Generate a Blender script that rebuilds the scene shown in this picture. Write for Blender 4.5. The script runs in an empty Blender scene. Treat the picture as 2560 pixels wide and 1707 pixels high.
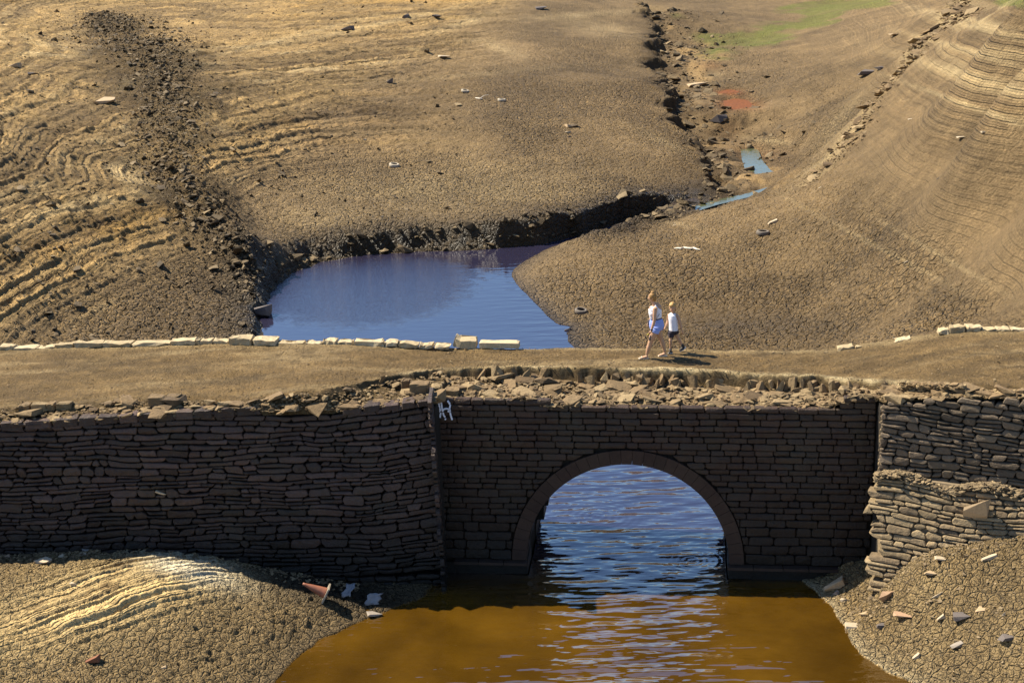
import bpy, bmesh, math, random
import numpy as np
from mathutils import Vector, Matrix
random.seed(7); rng = np.random.default_rng(11)
scn = bpy.context.scene
# ------------------------------------------------------------------ camera
LENS_F = 3800.0                       # focal length in pixels of the 2560 px wide photograph
D0 = math.radians(16.2); ROLL = math.radians(1.5); H = 15.8
_r0 = np.array([1, 0, 0.]); FW = np.array([0, math.cos(D0), -math.sin(D0)]); _u0 = np.array([0, math.sin(D0), math.cos(D0)])
RT = math.cos(ROLL)*_r0-math.sin(ROLL)*_u0; UP = math.cos(ROLL)*_u0+math.sin(ROLL)*_r0
CAM = np.array([0, 0, H])
cd = bpy.data.cameras.new('camera'); co = bpy.data.objects.new('camera', cd); scn.collection.objects.link(co)
cd.sensor_width = 36; cd.lens = 36*LENS_F/2560; cd.clip_end = 3000; cd.clip_start = .1
co.matrix_world = Matrix([[RT[0], UP[0], -FW[0], 0], [RT[1], UP[1], -FW[1], 0], [RT[2], UP[2], -FW[2], H], [0, 0, 0, 1]])
scn.camera = co
# ------------------------------------------------------------------ light
SUN_EL = math.radians(50); SUN_H = np.array([-.93, .37]); SUN_H /= np.linalg.norm(SUN_H)
w = bpy.data.worlds.new('World'); scn.world = w; w.use_nodes = True
nt = w.node_tree; sky = nt.nodes.new('ShaderNodeTexSky'); sky.sky_type = 'NISHITA'; sky.sun_disc = False
sky.sun_elevation = SUN_EL; sky.sun_rotation = math.atan2(SUN_H[0], SUN_H[1])
sky.air_density = 1.0; sky.dust_density = .3; sky.ozone_density = 6.0
nt.links.new(sky.outputs[0], nt.nodes['Background'].inputs[0]); nt.nodes['Background'].inputs[1].default_value = .082
sd = bpy.data.lights.new('sun', 'SUN'); so = bpy.data.objects.new('sun', sd); scn.collection.objects.link(so)
sd.energy = 5.0; sd.angle = math.radians(.5); sd.color = (1, .90, .72)
SUNV = Vector((SUN_H[0]*math.cos(SUN_EL), SUN_H[1]*math.cos(SUN_EL), math.sin(SUN_EL)))
so.rotation_euler = SUNV.to_track_quat('Z', 'Y').to_euler(); so.location = (-60, 20, 80)
scn.view_settings.view_transform = 'Standard'; scn.view_settings.look = 'None'
scn.view_settings.exposure = 1.0; scn.view_settings.gamma = 1; scn.view_settings.use_curve_mapping = False
# ------------------------------------------------------------------ surveying: photo sight lines -> metres
def ray(px, py): return FW+RT*((px-1280)/LENS_F)-UP*((py-853.5)/LENS_F)
def atz(px, py, z):
    d = ray(px, py); t = (z-H)/d[2]; return CAM+d*t
def proj(P):
    q = np.asarray(P, float)-CAM; d = q@FW
    return 1280+LENS_F*(q@RT)/d, 853.5-LENS_F*(q@UP)/d
O = atz(1568, 1440, 0)                # centre of the arch at the water line
BA = math.radians(6.5)
BU = np.array([math.cos(BA), -math.sin(BA), 0]); BV = np.array([math.sin(BA), math.cos(BA), 0]); ZZ = np.array([0, 0, 1.])
def loc(u, v, z): return O+BU*u+BV*v+ZZ*z
def atplane(px, py, p, n):
    d = ray(px, py); t = ((p-CAM)@n)/(d@n); return CAM+d*t
def uvz(P): q = np.asarray(P)-O; return q@BU, q@BV, q[2]
# ------------------------------------------------------------------ numpy noise
def _hash(ix, iy, s):
    h = (ix.astype(np.int64)*374761393+iy.astype(np.int64)*668265263+s*1442695041) & 0x7fffffff
    h = ((h ^ (h >> 13))*1274126177) & 0x7fffffff
    h = ((h ^ (h >> 16))*2246822519) & 0x7fffffff
    return (h & 0xffffff)/float(0xffffff)
def vn(x, y, s=0):
    ix = np.floor(x); iy = np.floor(y); fx = x-ix; fy = y-iy; fx = fx*fx*(3-2*fx); fy = fy*fy*(3-2*fy)
    a = _hash(ix, iy, s); b = _hash(ix+1, iy, s); c = _hash(ix, iy+1, s); d = _hash(ix+1, iy+1, s)
    return (a*(1-fx)+b*fx)*(1-fy)+(c*(1-fx)+d*fx)*fy
def fbm(x, y, s=0, o=4, g=.5):
    r = 0; a = 1; t = 0
    for i in range(o): r = r+a*vn(x*2**i+17.3*i, y*2**i-9.1*i, s+i); t += a; a *= g
    return r/t*2-1
def voro(x, y, s=0, jit=.85):
    ix = np.floor(x); iy = np.floor(y); f1 = np.full(x.shape, 9.); f2 = np.full(x.shape, 9.); idv = np.zeros(x.shape)
    for dx in (-1, 0, 1):
        for dy in (-1, 0, 1):
            cx = ix+dx; cy = iy+dy
            px = cx+.5+jit*(_hash(cx, cy, s)-.5); py = cy+.5+jit*(_hash(cx, cy, s+5)-.5)
            d = np.hypot(px-x, py-y); h = _hash(cx, cy, s+9)
            nr = d < f1; f2 = np.where(nr, f1, np.minimum(f2, d)); idv = np.where(nr, h, idv); f1 = np.where(nr, d, f1)
    return f2-f1, idv
def ss(a, b, x): t = np.clip((x-a)/(b-a), 0, 1); return t*t*(3-2*t)
def polydist(X, Y, pts, vals=None, closed=False):
    """distance to polyline, interpolated value, side sign"""
    P = np.asarray(pts, float); n = len(P); best = np.full(X.shape, 1e9); val = np.zeros(X.shape); sgn = np.ones(X.shape)
    for i in range(n if closed else n-1):
        a = P[i]; b = P[(i+1) % n]; ab = b-a; L = ab@ab
        t = np.clip(((X-a[0])*ab[0]+(Y-a[1])*ab[1])/L, 0, 1)
        dx = X-(a[0]+t*ab[0]); dy = Y-(a[1]+t*ab[1]); d = dx*dx+dy*dy; m = d < best
        best = np.where(m, d, best)
        if vals is not None: val = np.where(m, vals[i]*(1-t)+vals[(i+1) % n]*t, val)
        sgn = np.where(m, np.sign(ab[0]*dy-ab[1]*dx), sgn)
    return np.sqrt(best), val, sgn
def inside(X, Y, pts):
    P = np.asarray(pts, float); r = np.zeros(X.shape, bool); n = len(P)
    for i in range(n):
        x1, y1 = P[i]; x2, y2 = P[(i+1) % n]
        if y1 == y2: continue
        c = ((y1 > Y) != (y2 > Y)) & (X < (x2-x1)*(Y-y1)/(y2-y1)+x1); r ^= c
    return r
# ------------------------------------------------------------------ object helpers
COL = scn.collection
def tag(o, label=None, cat=None, group=None, kind=None):
    if label: o['label'] = label
    if cat: o['category'] = cat
    if group: o['group'] = group
    if kind: o['kind'] = kind
    return o
def empty(name, p, label, cat, group=None):
    o = bpy.data.objects.new(name, None); COL.objects.link(o); o.location = Vector(p); o.empty_display_size = .2
    return tag(o, label, cat, group)
def mobj(name, V, Fc, m, parent=None, smooth=False, recenter=True):
    V = np.asarray(V, float); c = np.zeros(3)
    if recenter: c = np.array([(V[:, 0].min()+V[:, 0].max())/2, (V[:, 1].min()+V[:, 1].max())/2, V[:, 2].min()])
    me = bpy.data.meshes.new(name); me.from_pydata((V-c).tolist(), [], [tuple(map(int, f)) for f in Fc])
    if m: me.materials.append(m)
    if smooth: me.polygons.foreach_set('use_smooth', [True]*len(me.polygons))
    o = bpy.data.objects.new(name, me); COL.objects.link(o)
    if parent: o.parent = parent; o.location = Vector(c)-parent.matrix_basis.translation if parent.parent is None else Vector(c)
    else: o.location = Vector(c)
    return o
class MB:
    def __init__(s): s.V = []; s.F = []
    def add(s, V, Fc):
        b = len(s.V); s.V.extend([tuple(v) for v in V]); s.F.extend([tuple(i+b for i in f) for f in Fc])
    def box(s, c, ax, ay, az):
        c = np.asarray(c); V = []
        for k in (-1, 1):
            for j, i in ((-1, -1), (-1, 1), (1, 1), (1, -1)): V.append(c+np.asarray(ax)*i+np.asarray(ay)*j+np.asarray(az)*k)
        s.add(V, [(3, 2, 1, 0), (4, 5, 6, 7), (0, 1, 5, 4), (1, 2, 6, 5), (2, 3, 7, 6), (3, 0, 4, 7)])
    def build(s, name, m, parent=None, smooth=False): return mobj(name, s.V, s.F, m, parent, smooth)
# ------------------------------------------------------------------ materials
def newmat(name):
    m = bpy.data.materials.new(name); m.use_nodes = True
    return m, m.node_tree, m.node_tree.nodes['Principled BSDF']
def N(t, typ, **k):
    n = t.nodes.new(typ)
    for a, b in k.items(): setattr(n, a, b)
    return n
def mathn(t, op, a, b=None, c=None):
    n = N(t, 'ShaderNodeMath', operation=op)
    for i, v in enumerate((a, b, c)):
        if v is None: continue
        if isinstance(v, (int, float)): n.inputs[i].default_value = v
        else: t.links.new(v, n.inputs[i])
    return n.outputs[0]
def ramp(t, src, stops):
    r = N(t, 'ShaderNodeValToRGB'); e = r.color_ramp.elements
    while len(e) < len(stops): e.new(.5)
    for i, (p, c) in enumerate(stops): e[i].position = p; e[i].color = (*c, 1)
    t.links.new(src, r.inputs[0]); return r.outputs[0]
def noise(t, scale, detail=4, rough=.55, vec=None, out=0):
    n = N(t, 'ShaderNodeTexNoise'); n.inputs['Scale'].default_value = scale; n.inputs['Detail'].default_value = detail; n.inputs['Roughness'].default_value = rough
    if vec is not None: t.links.new(vec, n.inputs['Vector'])
    return n.outputs[out]
def mixc(t, fac, a, b, mode='MIX'):
    n = N(t, 'ShaderNodeMix', data_type='RGBA', blend_type=mode)
    for s, v in ((0, fac), (6, a), (7, b)):
        if isinstance(v, (int, float)): n.inputs[s].default_value = v
        elif isinstance(v, tuple): n.inputs[s].default_value = (*v, 1)
        else: t.links.new(v, n.inputs[s])
    return n.outputs[2]
def stone_mat(name, cols, bump=.5, rough=.85, stain=(.06, .05, .03), stainamt=.5, fine=28, damp_shade=0):
    m, t, p = newmat(name)
    geo = N(t, 'ShaderNodeNewGeometry'); oi = N(t, 'ShaderNodeObjectInfo')
    r = mathn(t, 'FRACT', mathn(t, 'ADD', geo.outputs['Random Per Island'], oi.outputs['Random']))
    pos = geo.outputs['Position']
    c = ramp(t, r, [(i/(len(cols)-1), cc) for i, cc in enumerate(cols)])
    n1 = noise(t, 9, 5, .65, pos); c = mixc(t, .6, c, ramp(t, n1, [(.25, (.45, .42, .38)), (.75, (1.35, 1.32, 1.25))]), 'MULTIPLY')
    n2 = noise(t, 1.1, 5, .6, pos); c = mixc(t, mathn(t, 'MULTIPLY', ramp(t, n2, [(.42, (0, 0, 0)), (.68, (1, 1, 1))]), stainamt), c, stain)
    if damp_shade:
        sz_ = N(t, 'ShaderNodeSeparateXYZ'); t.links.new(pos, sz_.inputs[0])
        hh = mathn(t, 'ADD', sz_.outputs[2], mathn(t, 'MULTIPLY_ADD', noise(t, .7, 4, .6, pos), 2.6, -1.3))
        mr = N(t, 'ShaderNodeMapRange'); t.links.new(hh, mr.inputs[0]); mr.inputs[1].default_value = damp_shade; mr.inputs[2].default_value = .2
        c = mixc(t, mathn(t, 'MULTIPLY', mr.outputs[0], .93), c, (.006, .0045, .002))  # damp staining and near-black shade at the wall base, both painted into the colour
    t.links.new(c, p.inputs['Base Color']); p.inputs['Roughness'].default_value = rough; p.inputs['Specular IOR Level'].default_value = .35
    b = N(t, 'ShaderNodeBump'); b.inputs['Strength'].default_value = bump; b.inputs['Distance'].default_value = .03
    h = mathn(t, 'ADD', noise(t, fine, 5, .7, pos), mathn(t, 'MULTIPLY', noise(t, 8, 3, .5, pos), 1.5))
    t.links.new(h, b.inputs['Height']); t.links.new(b.outputs[0], p.inputs['Normal'])
    return m
def plain(name, col, rough=.8, bump=0, scale=40, var=.0, spec=.4):
    m, t, p = newmat(name); p.inputs['Roughness'].default_value = rough; p.inputs['Specular IOR Level'].default_value = spec
    c = tuple(col)
    tc = N(t, 'ShaderNodeTexCoord')
    n = noise(t, scale, 4, .6, tc.outputs['Object'])
    o = mixc(t, 1.0, c, ramp(t, n, [(.2, (1-var,)*3), (.8, (1+var,)*3)]), 'MULTIPLY'); t.links.new(o, p.inputs['Base Color'])
    if bump:
        b = N(t, 'ShaderNodeBump'); b.inputs['Strength'].default_value = bump; b.inputs['Distance'].default_value = .01
        t.links.new(n, b.inputs['Height']); t.links.new(b.outputs[0], p.inputs['Normal'])
    return m
def ground_mat(name, crack_scale, crack_w, fine, crack_bump=.9, pebble=1.0):
    """albedo from the surveyed 'soil' attribute (rgb) and 'wet' attribute; cracks and grain as relief"""
    m, t, p = newmat(name)
    at = N(t, 'ShaderNodeAttribute', attribute_name='soil'); aw = N(t, 'ShaderNodeAttribute', attribute_name='wet')
    geo = N(t, 'ShaderNodeNewGeometry'); pos = geo.outputs['Position']
    sep = N(t, 'ShaderNodeSeparateColor'); t.links.new(aw.outputs['Color'], sep.inputs[0])
    wet, crk, grs = sep.outputs[0], sep.outputs[1], sep.outputs[2]
    warp = N(t, 'ShaderNodeVectorMath', operation='MULTIPLY_ADD'); t.links.new(noise(t, crack_scale*.5, 2, .5, pos, 1), warp.inputs[0])
    warp.inputs[1].default_value = (.35/crack_scale*2,)*3; t.links.new(pos, warp.inputs[2])
    def crack(sc, w_):
        v = N(t, 'ShaderNodeTexVoronoi', feature='DISTANCE_TO_EDGE'); v.inputs['Scale'].default_value = sc
        t.links.new(warp.outputs[0], v.inputs['Vector'])
        return ramp(t, v.outputs['Distance'], [(0, (0, 0, 0)), (w_, (1, 1, 1))])
    ast = N(t, 'ShaderNodeAttribute', attribute_name='strata'); st3 = N(t, 'ShaderNodeSeparateColor'); t.links.new(ast.outputs['Color'], st3.inputs[0])
    sxyz = N(t, 'ShaderNodeSeparateXYZ'); t.links.new(pos, sxyz.inputs[0])
    zw = mathn(t, 'ADD', st3.outputs[1], mathn(t, 'MULTIPLY_ADD', noise(t, 1.3, 4, .65, pos), .07, mathn(t, 'MULTIPLY', noise(t, .22, 2, .5, pos), .20)))
    def saw(per, edge):
        f_ = mathn(t, 'FRACT', mathn(t, 'DIVIDE', zw, per)); return ramp(t, f_, [(0, (0, 0, 0)), (edge, (1, 1, 1)), (1, (.15, .15, .15))])
    def cell(per, sd_):       # random tone per layer
        wn = N(t, 'ShaderNodeTexWhiteNoise', noise_dimensions='1D'); t.links.new(mathn(t, 'ADD', mathn(t, 'FLOOR', mathn(t, 'DIVIDE', zw, per)), sd_), wn.inputs['W']); return wn.outputs['Value']
    s1, s2 = saw(.085, .25), saw(.25, .14); brk = ramp(t, noise(t, .8, 3, .6, pos), [(.36, (.3, .3, .3)), (.55, (1, 1, 1))])
    strat = mathn(t, 'MULTIPLY', mathn(t, 'MULTIPLY', mathn(t, 'ADD', s1, mathn(t, 'MULTIPLY', s2, 2.4)), st3.outputs[0]), brk)
    c1 = crack(crack_scale, crack_w); c2 = crack(crack_scale*2.3, crack_w*1.1)
    g1 = noise(t, fine, 6, .72, pos); g2 = noise(t, fine*.18, 4, .6, pos)
    col = mixc(t, .8, at.outputs['Color'], ramp(t, g1, [(.3, (.5, .48, .45)), (.5, (.95, .95, .95)), (.72, (1.5, 1.5, 1.48))]), 'MULTIPLY')
    col = mixc(t, .6, col, ramp(t, g2, [(.3, (.7, .68, .64)), (.7, (1.25, 1.25, 1.25))]), 'MULTIPLY')
    lay_ = ramp(t, mathn(t, 'ADD', mathn(t, 'MULTIPLY', cell(.085, .5), .6), mathn(t, 'MULTIPLY', cell(.25, 7.5), .4)), [(.15, (.45, .42, .38)), (.5, (1, 1, 1)), (.8, (1.55, 1.5, 1.4))])
    col = mixc(t, mathn(t, 'MULTIPLY', mathn(t, 'MULTIPLY', st3.outputs[0], brk), .8), col, mixc(t, 1.0, col, lay_, 'MULTIPLY'))
    col = mixc(t, mathn(t, 'MULTIPLY', wet, .62), col, (.035, .026, .014))
    t.links.new(col, p.inputs['Base Color'])
    rr = mathn(t, 'SUBTRACT', .93, mathn(t, 'MULTIPLY', wet, .5)); t.links.new(rr, p.inputs['Roughness']); p.inputs['Specular IOR Level'].default_value = .3
    ci = mathn(t, 'ADD', mathn(t, 'MULTIPLY', c1, 1.6), mathn(t, 'MULTIPLY', c2, .7))
    h = mathn(t, 'ADD', mathn(t, 'ADD', mathn(t, 'MULTIPLY', mathn(t, 'MULTIPLY', ci, crk), crack_bump), mathn(t, 'MULTIPLY', strat, 1.8)), mathn(t, 'MULTIPLY', g1, mathn(t, 'MULTIPLY_ADD', grs, 2.2, pebble)))
    b = N(t, 'ShaderNodeBump'); b.inputs['Strength'].default_value = 1; b.inputs['Distance'].default_value = .075
    t.links.new(h, b.inputs['Height']); t.links.new(b.outputs[0], p.inputs['Normal'])
    return m
M = {}
M['far'] = ground_mat('dried_mud', 2.6, .13, 9, 2.8, 2.6)
M['near'] = ground_mat('cracked_mud', 5.0, .12, 24, 1.5, 1.2)
M['road'] = ground_mat('trodden_earth', 6, .1, 15, .2, 2.2)
WALLC = [(.048, .028, .021), (.080, .048, .038), (.034, .021, .016), (.115, .072, .058), (.060, .037, .029)]
M['rubblewall'] = stone_mat('dark_gritstone', WALLC, 1.0, .5, damp_shade=2.6)
M['ashlar'] = stone_mat('dressed_gritstone', [(.032, .0165, .010), (.056, .030, .019), (.042, .022, .014), (.072, .040, .026)], .8, .6, damp_shade=4.2)
M['ring'] = stone_mat('arch_gritstone', [(.030, .0165, .011), (.044, .025, .017), (.035, .019, .013)], .3, .8, stainamt=.2)
M['earthfill'] = plain('packed_earth', (.20, .15, .09), .95, .8, 14, .3)
M['mortar'] = plain('wall_core', (.014, .010, .006), .95, .5, 12, .3)
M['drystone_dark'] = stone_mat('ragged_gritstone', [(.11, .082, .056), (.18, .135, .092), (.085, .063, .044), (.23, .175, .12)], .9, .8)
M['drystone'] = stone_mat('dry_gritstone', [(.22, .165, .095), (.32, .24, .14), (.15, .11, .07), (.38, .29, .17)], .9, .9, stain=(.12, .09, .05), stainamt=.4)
M['coping'] = stone_mat('pale_coping', [(.44, .345, .205), (.54, .44, .28), (.35, .27, .155)], .5, .9, stain=(.35, .28, .16), stainamt=.4)
M['loose'] = stone_mat('loose_gritstone', [(.10, .065, .033), (.25, .17, .088), (.16, .108, .054), (.34, .25, .135), (.20, .138, .072)], .8, .9, stain=(.1, .08, .05), stainamt=.3)
M['scree'] = stone_mat('scree_stone', [(.06, .042, .022), (.16, .115, .06), (.085, .06, .032), (.27, .20, .11)], .8, .85, stain=(.07, .055, .03), stainamt=.4)
# ------------------------------------------------------------------ bridge planes (needed by the ground survey)
LW0 = loc(-4.48, -.6, 0); LW1 = loc(-15, -1.7, 0)
LD = (LW1-LW0)/np.linalg.norm(LW1-LW0); LS = -LD; LN = np.array([LS[1], -LS[0], 0]); LN = LN if LN[1] < 0 else -LN
RW0 = loc(5.78, -.6, 0); ra = math.radians(25); RS = np.array([math.cos(ra), -math.sin(ra), 0]); RN = np.array([-math.sin(ra), -math.cos(ra), 0])
def onLW(px, py): return atplane(px, py, LW0, LN)
def onRW(px, py, off=0): return atplane(px, py, RW0+RN*off, RN)
BACKV = 3.4
def back_uz(px, py): P = atplane(px, py, loc(0, BACKV, 0), BV); q = uvz(P); return q[0], q[2]
BK = [back_uz(*p) for p in ((-300, 885), (0, 868), (200, 862), (400, 857), (600, 849), (900, 856), (1100, 868), (1300, 872), (1600, 872), (1900, 876), (2050, 876), (2150, 862), (2300, 836), (2420, 822), (2560, 820), (2900, 812))]
bu, bz = np.array(BK).T
def zback(u): return np.interp(u, bu, bz)
# ------------------------------------------------------------------ ground
SHORE = [(655, 832, .5), (650, 800, .4), (675, 772, .4), (668, 748, .4), (700, 705, .4), (735, 682, .8), (800, 656, 1.0), (900, 640, .8), (1050, 630, .8), (1200, 624, .8), (1340, 614, .5), (1385, 603, .4),
         (1450, 590, .35), (1560, 556, .35), (1650, 541, .35), (1745, 521, .35), (1752, 527, .8), (1650, 550, 1), (1560, 566, 1), (1450, 600, 1), (1378, 619, 1.5), (1330, 641, 3), (1285, 672, 4), (1277, 690, 5),
         (1300, 720, 5), (1340, 760, 5), (1370, 792, 4), (1397, 812, 3), (1425, 817, 3), (1418, 835, 2), (1415, 850, 3), (1440, 872, 3), (1720, 1050, 3), (1900, 1200, 3), (1990, 1320, 2), (2010, 1450, 1),
         (2046, 1487, 1.2), (2073, 1510, 1.6), (2110, 1560, 1.6), (2120, 1590, 1.6), (2160, 1640, 1.6), (2220, 1680, 1.6), (2290, 1712, 1.6), (2600, 1900, 2), (2600, 2300, 2), (500, 2300, 2), (600, 1900, 1.2),
         (690, 1707, 1.2), (720, 1670, 1.2), (800, 1600, 1.2), (930, 1545, 1.0), (1060, 1490, .8), (1100, 1440, .5), (1130, 1300, .5), (900, 1150, 1), (760, 1000, .6), (660, 880, .5)]
shore_xy = [tuple(atz(a, b, 0)[:2]) for a, b, c in SHORE]; shore_L = [c for a, b, c in SHORE]
CTRL_FAR = [(0, 0, 12), (0, 100, 10.8), (0, 300, 8.6), (0, 560, 6), (0, 700, 4.6), (0, 840, 3.2), (-200, 300, 10.5), (-200, 700, 6), (150, 0, 11.3), (100, 200, 9.2), (250, 100, 9), (300, 0, 10.2), (280, 200, 8),
    (200, 400, 6.5), (150, 500, 6.1), (350, 350, 6.0), (300, 600, 3.9), (200, 720, 3.2), (120, 830, 2.4), (450, 500, 4.2), (400, 700, 2.1), (400, 810, 1.2), (550, 620, 2.1), (570, 720, .9), (560, 830, .5), (620, 700, .8), (620, 580, 1.3), (640, 640, .7),
    (600, 400, 3.5), (530, 300, 5.2), (560, 200, 6.0), (700, 600, .6), (750, 500, 1.3), (800, 400, 2.3), (800, 250, 4), (700, 130, 6.3), (1000, 100, 5.4), (1000, 0, 7.0), (700, 40, 7.6), (900, 570, .9), (1100, 580, .8), (1000, 450, 1.4),
    (1300, 300, 2.9), (1100, 150, 4.4), (1400, 50, 5.0), (1500, 0, 5.8), (1280, 0, 6.4), (1280, 400, 1.9), (1450, 430, 1.6), (1560, 300, 2.6), (1600, 100, 4.2), (1590, 200, 3.5), (1700, 20, 5.2), (1350, 560, 1.0), (1600, 490, 1.1), (1700, 400, 1.5),
    (1750, 495, .6), (1870, 490, .15), (1985, 453, .15), (1900, 405, .4), (1850, 335, 1.0), (1830, 240, 1.8), (1760, 170, 2.5), (1900, 100, 3.0), (1740, 100, 3.0), (2100, 10, 3.9), (2000, 50, 3.6), (1820, 470, .7), (1960, 400, .9), (1790, 300, 1.6), (1780, 390, .9),
    (2000, 200, 3.3), (1950, 150, 3.1), (2000, 320, 2.2), (1930, 330, 1.5), (2150, 120, 4.6), (2200, 0, 5.6), (2100, 60, 4.6), (2060, 380, 2.2), (2150, 230, 3.6), (2300, 30, 6.0),
    (2390, 0, 8.3), (2290, 110, 7.2), (2220, 200, 6.3), (2150, 290, 5.2), (2060, 420, 3.6), (1990, 470, 2.6), (1870, 503, 2.0), (1750, 522, 1.4), (1570, 559, .7), (1400, 610, .45), (1310, 665, .3), (1480, 585, .6),
    (2560, 0, 11.5), (2560, 150, 10), (2450, 60, 9.6), (2560, 290, 7.8), (2400, 200, 7.9), (2300, 300, 6.5), (2560, 500, 6.0), (2300, 500, 4.8), (2560, 700, 4.9), (2150, 480, 3.8), (2560, 800, 4.6), (2400, 810, 4.4), (2300, 780, 3.4), (2750, 300, 9.5), (2750, 750, 5.2),
    (2000, 560, 2.4), (1800, 600, 1.5), (1600, 650, .8), (2100, 700, 1.9), (1900, 750, .9), (1700, 780, .45), (1550, 800, .3), (2000, 840, .8), (2150, 820, 1.6), (1750, 850, .3), (1500, 720, .45)]
far_extra = [(x, y, z) for x, y, z in ((-60, 110, 11), (-55, 180, 12), (0, 230, 12), (60, 230, 13), (110, 180, 16), (-120, 260, 24), (0, 330, 22), (150, 300, 28), (-45, 60, 10), (-40, 30, 8), (55, 60, 18), (90, 110, 24), (35, 30, 8), (-14, 38, 1.0), (-22, 37, 2), (11, 35, 3.4), (14, 34, 3.8), (24, 28, 5), (-30, 36, 4))]
CTRL_NEAR = [(0, 1707, .95), (0, 1600, 1.25), (200, 1500, 1.35), (450, 1420, 1.3), (500, 1500, 1.0), (300, 1650, .8), (600, 1600, .45), (700, 1480, .55), (850, 1480, .35), (900, 1530, .15), (550, 1707, .3), (0, 1800, .9), (-250, 1500, 1.6), (-250, 1800, 1.4),
    (2560, 1707, 1.5), (2400, 1600, .9), (2250, 1550, .65), (2300, 1680, .35), (2120, 1480, .3), (2450, 1480, 1.4), (2560, 1550, 1.6), (2700, 1700, 2.2), (2560, 1850, 1.5), (2150, 1430, .5)]
near_extra = []
for px, py in ((0, 1385), (150, 1375), (300, 1380), (430, 1385), (560, 1400), (680, 1420), (850, 1450), (1000, 1475), (-200, 1390)): near_extra.append(tuple(onLW(px, py)))
def survey(ctrl, extra, c):
    P = [tuple(atz(*q)) for q in ctrl]+list(extra); P = np.array(P)
    XY = P[:, :2]; D = np.sqrt(((XY[:, None]-XY[None])**2).sum(-1)+c*c)
    n = len(P); A = np.zeros((n+1, n+1)); A[:n, :n] = D-np.eye(n)*(-.15); A[:n, n] = 1; A[n, :n] = 1
    A[:n, :n] = -D; A[np.arange(n), np.arange(n)] += .12
    b = np.append(P[:, 2], 0); wgt = np.linalg.solve(A, b)
    def f(X, Y):
        sh = X.shape; X = X.ravel(); Y = Y.ravel(); out = np.zeros(X.shape)
        for i in range(0, len(X), 60000):
            s = slice(i, i+60000)
            out[s] = -np.sqrt((X[s, None]-XY[None, :, 0])**2+(Y[s, None]-XY[None, :, 1])**2+c*c)@wgt[:n]+wgt[n]
        return out.reshape(sh)
    return f
def lower(px, z): return z*(.60+.25*min(1, max(0, (px-250)/550))) if px < 800 else z*(.85+.15*min(1, (px-800)/500)) if px < 1300 else z
CTRL_FAR = [(a, b, lower(a, c)) for a, b, c in CTRL_FAR]
f_far = survey(CTRL_FAR, far_extra, 1.5); f_near = survey(CTRL_NEAR, near_extra+[tuple(onRW(2230, 1440, .9)), tuple(onRW(2300, 1400, 1.3)), tuple(onRW(2450, 1395, 1.3)), tuple(onRW(2560, 1390, 1.3)), tuple(onRW(2750, 1380, 1.3))], .8)
def line3(pts): return [tuple(atz(*p)[:2]) for p in pts]
SCREE = line3([(a, b, lower(a, c)) for a, b, c in [(250, 45, 9.4), (370, 110, 8.6), (420, 195, 7.4), (425, 325, 5.8), (440, 450, 4.4), (530, 580, 2.6), (610, 690, .9), (635, 780, .15)]])
SCREE_W = [1.6, 4.6, 5.6, 2.9, 2.2, 2.2, 1.8, 1.2]
RIDGE = line3([(2390, 0, 8.3), (2290, 110, 7.2), (2220, 200, 6.3), (2150, 290, 5.2), (2060, 415, 3.7), (1990, 458, 2.8)])
SCARP = line3([(1600, 30, 4.6), (1625, 60, 4.3), (1640, 110, 4.0), (1650, 190, 3.3), (1665, 250, 2.8), (1720, 320, 2.1), (1755, 380, 1.7), (1765, 430, 1.4), (1740, 485, 1.1), (1600, 500, 1.1), (1560, 510, 1.1)])
POOLS = [([(1858, 377), (1880, 373), (1898, 380), (1906, 402), (1925, 425), (1955, 437), (1996, 449), (1988, 462), (1945, 452), (1900, 440), (1868, 424), (1860, 398)], .5, 'stream_pool', 'pool'),
         ([(1745, 514), (1800, 498), (1860, 486), (1905, 473), (1950, 461), (1990, 451), (2000, 464), (1905, 484), (1850, 498), (1800, 510), (1755, 524)], .48, 'stream_pool', 'pool'),
         ([(1798, 229), (1822, 225), (1845, 228), (1854, 236), (1830, 241), (1802, 239)], 1.66, 'rust_pool', 'rust_water'),
         ([(1810, 254), (1840, 248), (1866, 252), (1884, 266), (1880, 273), (1840, 274), (1816, 267)], 1.84, 'rust_pool', 'rust_water')]
POOLXY = [([tuple(atz(a, b, z)[:2]) for a, b in pts], z) for pts, z, _, _ in POOLS]
def gauss_px(PX, PY, cx, cy, rx, ry, ang=0):
    a = math.radians(ang); dx = PX-cx; dy = PY-cy
    return np.exp(-(((dx*math.cos(a)+dy*math.sin(a))/rx)**2+((-dx*math.sin(a)+dy*math.cos(a))/ry)**2))
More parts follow.
